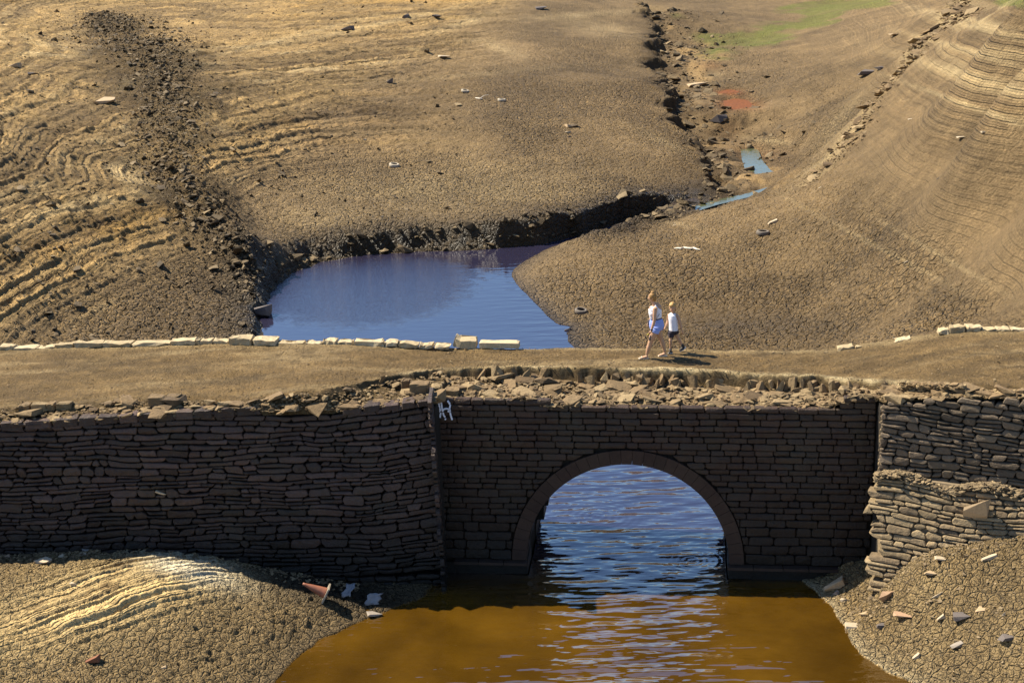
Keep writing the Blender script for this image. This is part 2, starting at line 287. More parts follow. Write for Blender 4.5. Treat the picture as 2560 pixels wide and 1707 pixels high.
def far_height(X, Y, detail=True):
    z0 = f_far(X, Y)
    sd, L, _ = polydist(X, Y, shore_xy, shore_L, True); ins = inside(X, Y, shore_xy)
    jag = fbm(X*1.1, Y*1.1, 3, 4)*.25*np.clip(1.6-L*.35, .15, 1)
    sdj = np.where(ins, -sd, sd)+jag*np.exp(-sd/2)
    t = ss(0, 1, sdj/np.maximum(L, .3))
    z = np.where(sdj > 0, z0*t+(1-t)*.06*sdj+.10*t*(L < 1.1)*np.exp(-sdj/3), np.maximum(-1.4, .3*sdj-.03))
    z = np.where(sdj > 0, np.maximum(z, .02+.03*sdj), z)
    uu = (X-O[0])*BU[0]+(Y-O[1])*BU[1]; vv = (X-O[0])*BV[0]+(Y-O[1])*BV[1]
    cap = np.interp(uu, bu, bz)-.22; z = np.where(vv < BACKV+1.5, np.minimum(z, cap+.25*np.maximum(vv-BACKV, 0)), z)
    land = ss(0, 1.5, sdj)
    q, _, sg = polydist(X, Y, SCARP); side = q*sg+fbm(X*.28, Y*.28, 140, 3)*1.6+fbm(X*1.1, Y*1.1, 141, 3)*.7
    z -= (.65+.7*vn(X*.2, Y*.2, 142))*ss(-.2, .6, side)*np.exp(-np.maximum(side, 0)/5)*land*(q < 30)
    q2, W, _ = polydist(X, Y, SCREE, SCREE_W); scree = ss(1.3, .3, q2/W+fbm(X*.3, Y*.3, 8, 4)*.7)
    sg2 = polydist(X, Y, SCREE)[2]; s2 = -q2*sg2; Wc = np.clip(W*.75, .8, 4)
    z += land*1.25*(1-ss(-1, 1, s2/Wc))*np.exp(-np.maximum(-s2, 0)/9)*np.exp(-np.maximum(s2-Wc, 0)/4)*ss(57, 63, Y)*ss(125, 95, Y)
    q3, _, sg3 = polydist(X, Y, RIDGE); ridge = np.exp(-(q3/.9)**2)
    hill = np.clip(ss(.9, 2.4, z0)*ss(-1, -7, X+(Y-60)*-.06), 0, 1); rhill = ss(3.2, 5, z0)*ss(4, 9, X-(Y-60)*.12)
    zz = z0+fbm(X*.25, Y*.25, 21, 3)*.07+fbm(X*.9, Y*.9, 22, 3)*.02
    per = .20
    fr = (zz/per) % 1; ter = (np.minimum(fr/.75, 1)*0+ss(.72, 1, fr)-fr)      # flat tread, steep riser
    fr2 = (zz/.13) % 1; ter2 = ss(.6, 1, fr2)-fr2
    amp = hill*1.5+rhill*.16
    z += land*amp*(per*.42*ter*(.45+.9*vn(X*.3, Y*.3, 31))+.13*.5*ter2)*(1-.8*scree)
    z += land*(.10*fbm(X*.8, Y*.8, 40, 4)*(.22+.9*hill)+scree*.32*fbm(X*1.6+Y*.5, Y*1.6-X*.4, 44, 4, .65))
    z += land*ridge*.22*np.abs(fbm(X*1.5, Y*1.5, 50, 3))+.0
    chan = np.exp(-(np.maximum(side, 0)/7)**2)*(side > -.6)*(q < 14)*ss(72, 80, Y)
    z += land*chan*.30*fbm(X*.7, Y*.7, 60, 5, .6)
    bank = np.exp(-np.maximum(sdj-.2, 0)/(.7+1.3*vn(X*.3, Y*.3, 143)))*(sdj > 0)*(L < 1.3)
    z += bank*(.34*fbm(X*1.3, Y*1.3, 70, 5, .65)+.05)*ss(0, .5, sdj)
    bump = ss(.0, .35, sdj)*(1-scree)
    cx = X+.35*fbm(X*1.2, Y*1.2, 80, 3); cy = Y+.35*fbm(X*1.2, Y*1.2, 83, 3)
    csc = np.where((Y < 67) & (X > -1), 2.7, 1.9); e, cid = voro(cx*csc, cy*csc, 90)
    crackm = ss(.0, .15, e)
    flat = (1-hill)*(1-.9*rhill)*(1-chan)*np.clip(ss(210, 60, Y), 0, 1)
    z += bump*flat*land*(.085*(crackm-1)+.02*(cid-.5))
    crumb = .035*fbm(X*4.1, Y*4.1, 95, 3, .6)
    rdg = .5-np.abs(fbm(X*2.2-Y*.3, Y*1.5, 97, 4, .6))
    z += bump*(crumb*(.6+1.9*hill)+hill*.20*rdg*vn(X*.5, Y*.5, 99)*1.6)
    for pts, pz in POOLXY:
        pd, _, _ = polydist(X, Y, pts, None, True); pin = inside(X, Y, pts); pd = np.where(pin, -pd, pd)+.9*fbm(X*.8, Y*.8, 150, 4)
        z = np.where(pd < 3.5, (pz-.12+.3*np.maximum(pd, 0)+.10*np.clip(fbm(X*1.5, Y*1.5, 151, 3), 0, 1)*(pd > 0))*(1-ss(.4, 3.5, pd))+z*ss(.4, 3.5, pd), z)
        z = np.where(pd < 0, pz-.12, z)
    z = np.where(sdj > .05, np.maximum(z, .012+.02*np.clip(sdj, 0, 3)), z)
    return z, sdj, scree, hill, rhill, zz, ridge, chan, bank, flat, L, side
def lerp3(c, m, col, k=1.0):
    m = np.clip(m*k, 0, 1)[..., None]; return c*(1-m)+np.array(col)*m
def sheet(name, X, Y, Z, soil, wet, mat, strata=None):
    nr, nc = X.shape
    V = np.stack([X, Y, Z], -1).reshape(-1, 3).astype(np.float32)
    i = np.arange(nr-1)[:, None]*nc+np.arange(nc-1)[None]; Fq = np.stack([i, i+1, i+nc+1, i+nc], -1).reshape(-1, 4)
    me = bpy.data.meshes.new(name); me.vertices.add(len(V)); me.vertices.foreach_set('co', V.ravel())
    me.loops.add(Fq.size); me.loops.foreach_set('vertex_index', Fq.ravel().astype(np.int32))
    me.polygons.add(len(Fq)); me.polygons.foreach_set('loop_start', np.arange(0, Fq.size, 4, dtype=np.int32)); me.polygons.foreach_set('loop_total', np.full(len(Fq), 4, np.int32))
    me.update(); me.polygons.foreach_set('use_smooth', np.ones(len(Fq), bool))
    for nm, A in (('soil', soil*np.array((.89, .80, .60))), ('wet', wet), ('strata', strata if strata is not None else wet*0)):
        at = me.color_attributes.new(nm, 'FLOAT_COLOR', 'POINT'); a = np.ones((len(V), 4), np.float32); a[:, :3] = A.reshape(-1, 3); at.data.foreach_set('color', a.ravel())
    me.materials.append(mat); me.validate(); me.update()
    o = bpy.data.objects.new(name, me); COL.objects.link(o); return tag(o, kind='structure')
MUD = (.255, .192, .122); SAND = (.52, .39, .21); DARKMUD = (.115, .083, .05); PALE = (.62, .52, .36); OCHRE = (.46, .31, .12)
# far sheet : fan of rows, denser near
ys = list(np.arange(34.5, 78, .072)); 
while ys[-1] < 330: ys.append(ys[-1]+.072*(ys[-1]/77)**2.2)
ys = np.array(ys); ks = np.linspace(-.40, .40, 860)
Yg, Kg = np.meshgrid(ys, ks, indexing='ij'); Xg = Yg*Kg
# beyond the frame the fan stays as wide as the valley
Z, sdj, scree, hill, rhill, zz, ridge, chan, bank, flat, LL, side = far_height(Xg, Yg)
PX, PY = proj(np.stack([Xg, Yg, Z], -1))
soil = np.ones(Xg.shape+(3,))*np.array(MUD)
big = fbm(Xg*.09, Yg*.09, 101, 4); mid = fbm(Xg*.45, Yg*.45, 103, 4)
soil *= (1+.34*big+.24*mid+.2*fbm(Xg*1.4, Yg*.9, 105, 3))[..., None]
band = vn(zz*2.1, Xg*.04, 110); band2 = vn(zz*6.5, Xg*.05+Yg*.05, 112)
edge = np.interp(PY, [-50, 0, 100, 180, 250, 330, 400, 560, 700], [1330, 1260, 1130, 930, 810, 700, 650, 610, 600])
sandm = ss(90, -110, PX-edge+90*fbm(Xg*.12, Yg*.12, 115, 4)); hill = hill*(.15+.85*sandm)
spk = fbm(Xg*1.6, Yg*1.2, 116, 4, .65)
soil = lerp3(soil, hill*(.35+.75*band*band2+.5*mid*.5), SAND)
soil = lerp3(soil, hill*ss(.6, .85, band2)*ss(-.3, .5, mid), PALE, .75)
soil = lerp3(soil, hill*ss(.5, .9, vn(zz*1.1, Xg*.06, 118))*ss(-.2, .5, fbm(Xg*.3, Yg*.3, 119, 3)), OCHRE, .75)
rb = vn(zz*1.5+.3, Xg*.02, 120); rb2 = vn(zz*4.0, Xg*.03, 122)
soil = lerp3(soil, hill*ss(.05, .5, spk), (.15, .105, .055), .7)
soil = lerp3(soil, rhill*ss(.35, .95, rb)*ss(.3, .8, rb2)*ss(-.6, .3, mid), SAND, .45)
soil = lerp3(soil, rhill*ss(.62, .95, rb*.5+rb2*.55)*ss(700, 250, PY), PALE, .8)
for cx, cy, rx, ry, an, k in ((2450, 200, 190, 17, 17, 1.25), (2480, 78, 160, 9, 13, 1.2), (2400, 45, 120, 8, 12, 1.1), (2430, 268, 190, 6, 20, 1.1), (2400, 120, 140, 7, 15, 1.0), (2480, 150, 120, 6, 15, .8), (2200, 620, 260, 6, 28, .5), (2370, 650, 200, 6, 30, .6), (1480, 35, 170, 8, -4, .6), (1260, 125, 60, 12, 20, .5), (950, 60, 230, 6, -12, .8), (700, 100, 300, 5, -14, .7),
                              (1150, 60, 90, 10, -18, .7), (1500, 70, 90, 20, 10, .45), (1650, 350, 70, 12, 25, .6), (1150, 480, 360, 70, 0, .5), (830, 560, 160, 50, 0, .35), (1150, 190, 300, 6, -5, .3), (1910, 350, 60, 7, 8, .9), (2100, 310, 25, 90, 40, .5), (2030, 420, 60, 10, -35, .5), (1780, 190, 20, 8, 0, .8), (1700, 560, 60, 6, 10, .4)):
    soil = lerp3(soil, gauss_px(PX, PY, cx, cy, rx, ry, an)*(.75+.5*mid), PALE, k*.8)
for cx, cy, rx, ry, an, k in ((1200, 225, 330, 45, -4, .65), (900, 320, 170, 50, -20, .5), (1100, 330, 150, 30, 0, .2), (1500, 200, 130, 20, 8, .3), (1780, 470, 120, 40, 0, .6), (1850, 810, 220, 45, 3, .75), (1650, 790, 200, 60, 0, .6), (1900, 700, 260, 30, 8, .25), (1960, 400, 90, 30, 0, .5), (1700, 420, 50, 60, 0, .5), (1600, 250, 60, 60, 30, .35), (2300, 340, 200, 26, 20, .4), (1700, 70, 90, 70, 0, .5), (280, 560, 200, 60, -15, .3), (300, 160, 130, 60, 30, .3)):
    soil = lerp3(soil, gauss_px(PX, PY, cx, cy, rx, ry, an)*(.8+.5*mid), DARKMUD, k*.9)
grm = 0
for cx, cy, rx, ry, an, k in ((1850, 97, 130, 22, 0, 1.0), (2090, 15, 130, 13, -4, 1.2), (2060, 40, 40, 20, 0, 1.0), (1990, 62, 90, 13, 0, .6), (1790, 140, 90, 16, 0, .4), (2540, 8, 80, 14, 5, .7), (1700, 40, 60, 18, 0, .25)):
    grm = grm+gauss_px(PX, PY, cx, cy, rx, ry, an)*k
grm = ss(.2, .5, grm*(1+.9*fbm(Xg*.6, Yg*.35, 130, 4)))*(.7+.3*mid); soil = lerp3(soil, grm, (.14, .20, .03), .85)
om = 0
for cx, cy, rx, ry, k in ((1822, 232, 38, 8, 1.3), (1845, 262, 48, 14, 1.4), (1880, 385, 60, 20, .35), (1770, 165, 40, 10, .35), (1820, 320, 30, 30, .3)): om = om+gauss_px(PX, PY, cx, cy, rx, ry)*k
soil = lerp3(soil, om*ss(-.5, .1, fbm(Xg*.8, Yg*.8, 133, 3)+.2), (.27, .105, .035), .8)
soil = lerp3(soil, ss(.25, .9, ridge)*(.5+.6*mid), PALE, .6)
soil = lerp3(soil, scree*(.7+.5*mid), (.075, .054, .028), .9)
gul = ((side > -.2) & (Yg > 72) & (Yg < 155) & (PX > 1500) & (PX < 2000))*np.exp(-(np.maximum(side-1, 0)/4.5)**2)
soil = lerp3(soil, gul*ss(-.25, .35, fbm(Xg*.55, Yg*.35, 171, 4)), (.085, .058, .03), .85)
soil = lerp3(soil, gul*ss(.25, .5, fbm(Xg*.45, Yg*.3, 172, 4)), (.50, .36, .20), .7)
soil = lerp3(soil, np.exp(-((side-.3)/1.0)**2)*(Yg > 70)*(Yg < 150)*(PX > 1500)*(PX < 1800), (.07, .05, .028), .9)
soil = lerp3(soil, bank, (.09, .064, .036), .8)
wetm = np.clip(np.exp(-np.maximum(sdj, 0)/.8)*1.0+bank*.45, 0, 1)
wetm = np.maximum(wetm, .45*gauss_px(PX, PY, 1850, 815, 240, 30)); wetm = np.maximum(wetm, om.clip(0, 1)*.0)
soil = lerp3(soil, (sdj < .02)*1., (.10, .055, .02))
wet = np.stack([wetm, np.clip(flat, 0, 1)*(.25+.75*ss(-.35, .25, fbm(Xg*.16, Yg*.12, 161, 4)))*(1-.85*gauss_px(PX, PY, 1750, 790, 260, 50)), hill*.9+scree*.5+rhill*.25], -1)
stg = gauss_px(PX, PY, 780, 280, 330, 150, -15)
strat_a = np.clip(1.1*hill*(.8+.5*ss(-.4, .4, mid))+1.1*stg*ss(0, .4, hill+.3*ss(1150, 850, PX))+rhill*(.22+.42*gauss_px(PX, PY, 2450, 150, 260, 190)), 0, 1.2)*(1-.6*scree)*(Z > .1)
ground = sheet('ground', Xg, Yg, Z, soil, wet, M['far'], np.stack([strat_a, zz, zz*0], -1))
FARZ = Z
# near banks ------------------------------------------------------------
def near_height(X, Y, detail=True):
    z0 = f_near(X, Y)
    sd, L, _ = polydist(X, Y, shore_xy, shore_L, True); ins = inside(X, Y, shore_xy)
    sdj = np.where(ins, -sd, sd)+fbm(X*1.6, Y*1.6, 203, 4)*.14*np.exp(-sd)
    t = ss(0, 1, sdj/np.maximum(L, .3))
    z = np.where(sdj > 0, np.maximum(z0*t+(1-t)*.15*sdj, .03+.05*sdj), np.maximum(-1.2, .28*sdj-.02))
    if not detail: return z, sdj
    PXn, PYn = proj(np.stack([X, Y, z], -1))
    land = ss(0, .5, sdj)
    dune = np.clip(gauss_px(PXn, PYn, 330, 1465, 380, 85, -20)*1.5, 0, 1)*(PXn < 900)
    # strata ridges run up to the right, parallel to the line (0,1610)-(480,1440)
    p0 = atz(0, 1610, 1.2)[:2]; p1 = atz(480, 1440, 1.25)[:2]; dd = (p1-p0)/np.linalg.norm(p1-p0)
    across = (X-p0[0])*-dd[1]+(Y-p0[1])*dd[0]; along = (X-p0[0])*dd[0]+(Y-p0[1])*dd[1]
    ac = across+.10*fbm(X*1.1, Y*1.1, 210, 4)
    fr = (ac/.30) % 1; rid = ss(0, .25, fr)-fr
    z += land*dune*(.12*rid*(.4+vn(ac*2, along*.5, 215))+.035*(((ac/.09) % 1)-.5))
    z += land*dune*.10*np.exp(-(across/.16)**2)
    z += land*.07*fbm(X*1.3, Y*1.3, 220, 4)
    cx = X+.10*fbm(X*3, Y*3, 230, 3); cy = Y+.10*fbm(X*3, Y*3, 233, 3)
    right = X > 3
    e, cid = voro(cx*np.where(right, 4.0, 4.4), cy*np.where(right, 4.0, 4.4), 240)
    lump = ss(-.05, .5, fbm(X*.9, Y*.9, 245, 3)+.5*gauss_px(PXn, PYn, 800, 1560, 200, 90))
    z += land*(1-.8*dune)*(.045*(ss(0, .2, e)-1)+.03*(cid-.5)*(1+lump))
    z += land*(.022+.05*lump*(~right))*fbm(X*6, Y*6, 250, 4, .65)
    return z, sdj, dune, ac, PXn, PYn, along
def near_sheet(x0, x1, y0, y1, n):
    xs = np.arange(x0, x1, n); yy = np.arange(y0, y1, n*1.25)
    Yn, Xn = np.meshgrid(yy, xs, indexing='ij')
    zn, sdn, dune, ac, PXn, PYn, along = near_height(Xn, Yn)
    mid = fbm(Xn*.9, Yn*.9, 260, 4); sm = np.ones(Xn.shape+(3,))*np.array((.30, .235, .145))*(1+.25*mid)[..., None]
    sm = lerp3(sm, dune*(.55+.6*vn(ac*5, along*.4, 262)), (.66, .54, .33), 1.0)
    sm = lerp3(sm, ss(.1, .6, fbm(Xn*2.2, Yn*2.2, 264, 4))*dune, (.23, .17, .10), .8)
    sm = lerp3(sm, gauss_px(PXn, PYn, 480, 1420, 130, 34, 14)*1.4, (.78, .76, .70), 1.0)
    sm = lerp3(sm, ss(.1, .5, mid)*(Xn > 3), (.38, .31, .20), .5)
    sm = lerp3(sm, gauss_px(PXn, PYn, 2130, 1530, 90, 40, 40), (.40, .28, .13), .5)
    sm = lerp3(sm, gauss_px(PXn, PYn, 830, 1460, 200, 60, 12)*1.2, (.05, .042, .03), .9)  # left wall's shadow on the wet mud, painted in as near-black soil
    ed = np.exp(-np.maximum(sdn, 0)/.22); sm = lerp3(sm, ed*(sdn > 0)*(Xn > 3)*1.1, (.62, .57, .46), .6)
    sm = lerp3(sm, np.exp(-np.maximum(sdn, 0)/.5)*(Xn < 3), (.16, .12, .07), .8)
    bed = np.clip(-sdn/1.2, 0, 1); sm = np.where((sdn < 0)[..., None], np.array((.42, .24, .05))*(1-bed[..., None])+np.array((.20, .10, .012))*bed[..., None], sm)
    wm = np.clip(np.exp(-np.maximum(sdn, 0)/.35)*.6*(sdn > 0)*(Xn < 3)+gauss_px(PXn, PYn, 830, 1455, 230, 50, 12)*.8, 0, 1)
    wt = np.stack([wm, 1-.8*dune, np.zeros_like(wm)], -1)
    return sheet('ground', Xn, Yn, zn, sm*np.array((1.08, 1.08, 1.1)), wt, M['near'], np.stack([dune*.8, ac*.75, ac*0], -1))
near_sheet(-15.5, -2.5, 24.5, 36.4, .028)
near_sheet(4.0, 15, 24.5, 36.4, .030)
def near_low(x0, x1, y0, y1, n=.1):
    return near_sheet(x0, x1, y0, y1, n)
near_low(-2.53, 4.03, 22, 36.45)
# ------------------------------------------------------------------ water
def water_mat(name, kind):
    m, t, p = newmat(name); geo = N(t, 'ShaderNodeNewGeometry'); pos = geo.outputs['Position']
    sx = N(t, 'ShaderNodeSeparateXYZ'); t.links.new(pos, sx.inputs[0]); X, Y = sx.outputs[0], sx.outputs[1]
    nfront = noise(t, .5, 3, .5, pos)
    # brown peaty shallows on the near side of the bridge, deeper and bluer behind it
    if kind == 'main':
        deep = N(t, 'ShaderNodeMapRange'); t.links.new(Y, deep.inputs[0]); deep.inputs[1].default_value = 33.0; deep.inputs[2].default_value = 36
        col = mixc(t, deep.outputs[0], ramp(t, nfront, [(.3, (.054, .026, .002)), (.7, (.112, .055, .004))]), (.022, .020, .042))
    else: col = mixc(t, 0, (.09, .10, .05), (.09, .10, .05))
    t.links.new(col, p.inputs['Base Color']); p.inputs['Roughness'].default_value = .03; p.inputs['IOR'].default_value = 3.2 if kind == 'main' else 1.8
    def wave(sx_, sy_, sc, det, ang=0):
        mp = N(t, 'ShaderNodeMapping'); mp.inputs['Scale'].default_value = (sx_, sy_, 1); mp.inputs['Rotation'].default_value = (0, 0, ang); t.links.new(pos, mp.inputs[0])
        return noise(t, sc, det, .55, mp.outputs[0])
    def rings(cx, cy, k, fall):
        dx = mathn(t, 'SUBTRACT', X, cx); dy = mathn(t, 'SUBTRACT', Y, cy)
        d = mathn(t, 'SQRT', mathn(t, 'ADD', mathn(t, 'MULTIPLY', dx, dx), mathn(t, 'MULTIPLY', dy, dy)))
        return mathn(t, 'MULTIPLY', mathn(t, 'SINE', mathn(t, 'MULTIPLY', d, k)), mathn(t, 'EXPONENT', mathn(t, 'MULTIPLY', d, -1/fall)))
    if kind == 'main':
        nearm = N(t, 'ShaderNodeMapRange'); t.links.new(Y, nearm.inputs[0]); nearm.inputs[1].default_value = 44; nearm.inputs[2].default_value = 39; nearm.inputs[3].default_value = .16
        a = mathn(t, 'MULTIPLY', wave(.8, 2.3, 1.0, 1), mathn(t, 'MULTIPLY', nearm.outputs[0], 1.5))
        b_ = mathn(t, 'MULTIPLY', wave(1, 2.6, 2.4, 1, .1), mathn(t, 'MULTIPLY', nearm.outputs[0], .22))
        xr = mathn(t, 'MULTIPLY', mathn(t, 'SUBTRACT', X, float(O[0])), .33); xm = mathn(t, 'MULTIPLY_ADD', mathn(t, 'EXPONENT', mathn(t, 'MULTIPLY', mathn(t, 'POWER', mathn(t, 'ABSOLUTE', xr), 4), -1)), .75, .25)
        a = mathn(t, 'MULTIPLY', a, xm)
        r1 = atz(1490, 1290, 0); r2 = atz(1730, 1400, 0)
        rr = mathn(t, 'ADD', mathn(t, 'MULTIPLY', rings(r1[0], r1[1], 34, .9), .045), mathn(t, 'MULTIPLY', rings(r2[0], r2[1], 42, .6), .05))
        # wind-ruffled patch on the far pool
        q = atz(930, 715, 0); mp = N(t, 'ShaderNodeVectorMath', operation='SUBTRACT'); t.links.new(pos, mp.inputs[0]); mp.inputs[1].default_value = (q[0]-.2, q[1], 0)
        ms = N(t, 'ShaderNodeVectorMath', operation='MULTIPLY'); t.links.new(mp.outputs[0], ms.inputs[0]); ms.inputs[1].default_value = (1/5.0, 1/7.5, 0)
        ln = N(t, 'ShaderNodeVectorMath', operation='LENGTH'); t.links.new(ms.outputs[0], ln.inputs[0])
        lnn = mathn(t, 'ADD', ln.outputs['Value'], mathn(t, 'MULTIPLY_ADD', noise(t, 1.5, 4, .6, pos), .5, -.25))
        pm = ramp(t, lnn, [(.75, (1, 1, 1)), (1.0, (0, 0, 0))])
        ruf = mathn(t, 'MULTIPLY', mathn(t, 'MULTIPLY', wave(2, 6, 3.5, 2), pm), .16)
        far = mathn(t, 'MULTIPLY', wave(.35, 3.0, 1.2, 2, -.05), .05)
        h = mathn(t, 'ADD', mathn(t, 'ADD', mathn(t, 'ADD', a, b_), rr), mathn(t, 'ADD', ruf, far))
        b = N(t, 'ShaderNodeBump'); b.inputs['Strength'].default_value = .9; b.inputs['Distance'].default_value = .12
    else:
        h = wave(1, 3, 2, 2); b = N(t, 'ShaderNodeBump'); b.inputs['Strength'].default_value = .2; b.inputs['Distance'].default_value = .05
    t.links.new(h, b.inputs['Height']); t.links.new(b.outputs[0], p.inputs['Normal'])
    return m
M['water'] = water_mat('reservoir_water', 'main'); M['pool'] = water_mat('stream_water', 'pool')
xs = np.linspace(-16, 16, 33); yw = np.linspace(14, 80, 67)
V = [(x, y, 0) for y in yw for x in xs]; Fq = [(j*33+i, j*33+i+1, (j+1)*33+i+1, (j+1)*33+i) for j in range(66) for i in range(32)]
tag(mobj('water', V, Fq, M['water'], None), kind='structure')
# ------------------------------------------------------------------ embankment and road
TOPPX = [(-300, 1070), (0, 1062), (200, 1052), (400, 1040), (640, 1024), (660, 1036), (850, 1030), (1000, 1012), (1085, 1002)]
TL = [uvz(onLW(*p)) for p in TOPPX]; TL[-1] = (-4.47, -.6, TL[-1][2])
TB = [uvz(atplane(px, py, loc(0, 0, 0), BV)) for px, py in ((1125, 1000), (1345, 1002), (1352, 1015), (1700, 1021), (2085, 1027), (2088, 1010), (2120, 1008), (2125, 996), (2178, 996))]
TR = [uvz(onRW(*p)) for p in ((2196, 1002), (2300, 998), (2420, 992), (2560, 996), (2900, 990))]
TB[-1] = (5.765, 0, TB[-1][2]); TR[0] = (5.80, -.6, TR[0][2])
fr = sorted([(q[0], q[1], q[2]) for q in TL]+[(TL[-1][0]+.05, 0, TB[0][2])]+[(q[0], 0, q[2]) for q in TB]+[(q[0], q[1], q[2]) for q in TR]); fu, fv, fz = np.array(fr).T
def vfront(u): return np.interp(u, fu, fv)
def zfront(u): return np.interp(u, fu, fz)
RDPX = [(-300, 1030), (0, 1022), (200, 1008), (370, 995), (600, 1000), (750, 985), (900, 960), (980, 938), (1100, 921), (1280, 917), (1500, 920), (1700, 925), (1900, 935), (2050, 942), (2200, 955), (2400, 962), (2560, 965), (2900, 970)]
rl = []
for px, py in RDPX:
    zg = 4.7
    for k in range(6):
        q = uvz(atz(px, py, zg)); zg = zback(q[0])-.03-(.25 if px < 700 else 0)
    rl.append((q[0], q[1], zg))
ru, rv, rz = np.array(rl).T
def drop(u):  # height of the crumbled edge between road and rubble strip
    return np.interp(u, [-12, -7, -5, -3.5, 2, 5, 6.5, 9], [.03, .08, .16, .36, .38, .30, .15, .08])
nu = 700; us = np.linspace(-17.5, 13, nu); prof = []
rows = [('b', 0), ('r', .0)]
ts = np.concatenate([np.linspace(0, 1, 34), [1.03, 1.08, 1.14, 1.2], 1.2+np.linspace(.03, .8, 24)])   # 0 back edge, 1 road edge, 1.2 scarp foot, 2 wall top
U2, T2 = np.meshgrid(us, ts, indexing='ij')
rvv = np.interp(U2, ru, rv)+.10*fbm(U2*2.2, U2*0, 301, 4); rzz = np.interp(U2, ru, rz); vb = BACKV; zb = zback(U2)
vf = vfront(U2)+.02; zf = zfront(U2)-.05
rvv = np.maximum(rvv, vf+.35)
sv = rvv-.12; szz = np.maximum(np.minimum(rzz-drop(U2), rzz-.02), zf+.02)
Vv = np.where(T2 <= 1, vb+(rvv-vb)*T2, np.where(T2 <= 1.2, rvv+(sv-rvv)*(T2-1)/.2, sv+(vf-sv)*(T2-1.2)/.83))
Zv = np.where(T2 <= 1, zb+(rzz-zb)*T2, np.where(T2 <= 1.2, rzz+(szz-rzz)*(T2-1)/.2, szz+(zf-szz)*(T2-1.2)/.83))
Xw = O[0]+BU[0]*U2+BV[0]*Vv; Yw = O[1]+BU[1]*U2+BV[1]*Vv
onroad = ss(1.0, .97, T2)
Zv = Zv+.03*fbm(Xw*1.2, Yw*1.2, 303, 4)*onroad+(1-onroad)*.09*fbm(Xw*3, Yw*3, 304, 5, .6)*(T2 < 1.95)+.022*fbm(Xw*7, Yw*7, 305, 3)+.03*onroad*fbm(Xw*.8, Yw*4, 309, 3)
mid = fbm(Xw*.6, Yw*2.2, 306, 4); fine = fbm(Xw*2.5, Yw*5, 307, 4)
sm = np.ones(U2.shape+(3,))*np.array((.265, .19, .10))*(1+.38*mid+.25*fine)[..., None]
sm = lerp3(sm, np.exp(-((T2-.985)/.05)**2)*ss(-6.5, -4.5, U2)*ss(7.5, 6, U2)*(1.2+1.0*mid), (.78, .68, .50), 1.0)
sm = lerp3(sm, np.exp(-((T2-.03)/.07)**2)*(.7+.6*mid), (.60, .50, .34), .7)
sm = lerp3(sm, ss(.05, .5, fbm(Xw*.35, Yw*2.6, 308, 4)), (.50, .40, .26), .65)
sm = lerp3(sm, ss(.1, .55, fbm(Xw*.6+9, Yw*3.0, 310, 4)), (.14, .10, .055), .6)
sm = lerp3(sm, ss(.15, .5, fbm(Xw*3.5, Yw*6.0, 311, 4)), (.13, .095, .05), .6)
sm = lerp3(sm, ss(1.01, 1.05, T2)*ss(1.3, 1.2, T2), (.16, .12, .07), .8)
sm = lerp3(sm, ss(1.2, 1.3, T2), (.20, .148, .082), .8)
wt = np.stack([T2*0, T2*0, .25+.9*ss(1, 1.1, T2)], -1)
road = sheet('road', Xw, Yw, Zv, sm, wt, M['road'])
# hidden body of the embankment: keeps light from leaking, open at the arch
def zroad(u, v):
    rv_ = np.interp(u, ru, rv); rv_ = max(rv_, vfront(u)+.35)
    if v >= rv_: return float(zback(u)+(np.interp(u, ru, rz)-zback(u))*(BACKV-v)/(BACKV-rv_))
    s_ = rv_-.12; zz_ = max(min(np.interp(u, ru, rz)-drop(u), np.interp(u, ru, rz)-.02), zfront(u)+.02)
    return float(zz_+(zfront(u)-.05-zz_)*np.clip((s_-v)/max(s_-vfront(u), .1), 0, 1))
core = MB()
cu = [-17.5]+list(np.linspace(-16, -5, 12))+[-4.45, -4.3, -3.5, -3.0, -2.9]
AR = 2.44; AH = 2.52; ZS = .38
def archz(u): return ZS+AH*math.sqrt(max(0, 1-(u/(AR+.03))**2))
segs = list(np.arange(-17.5, -4.9, .5))+[-4.475, -4.41, -4.0, -3.5, -3.0, -2.6]+[-AR-.03]+list(np.linspace(-AR, AR, 41))+[AR+.03]+list(np.arange(2.6, 5.7, .5))+[5.765, 5.80]+list(np.arange(6.1, 13, .5))
for a, b in zip(segs[:-1], segs[1:]):
    lo_a = archz(a)+.04 if abs(a) < AR+.02 else -1.5; lo_b = archz(b)+.04 if abs(b) < AR+.02 else -1.5
    if abs((a+b)/2) > AR: lo_a = lo_b = -1.5
    P = []
    for u_, lo in ((a, lo_a), (b, lo_b)):
        vf_ = float(vfront(u_))+.10
        if u_ < -4.45: vf_ += .06
        rv_ = max(float(np.interp(u_, ru, rv)), vf_+.3)+.25; hf = float(zfront(u_))-.22
        hm = max(hf, float(np.interp(u_, ru, rz))-.6); hi_b = float(zback(u_))-.12
        P += [loc(u_, vf_, lo), loc(u_, BACKV-.06, lo), loc(u_, BACKV-.06, hi_b), loc(u_, rv_, min(hm+.3, hi_b)), loc(u_, rv_, hf), loc(u_, vf_, hf)]
    core.add(P, [tuple((i, (i+1) % 6, (i+1) % 6+6, i+6)) for i in range(6)]+[(5, 4, 3, 2, 1, 0), (6, 7, 8, 9, 10, 11)])
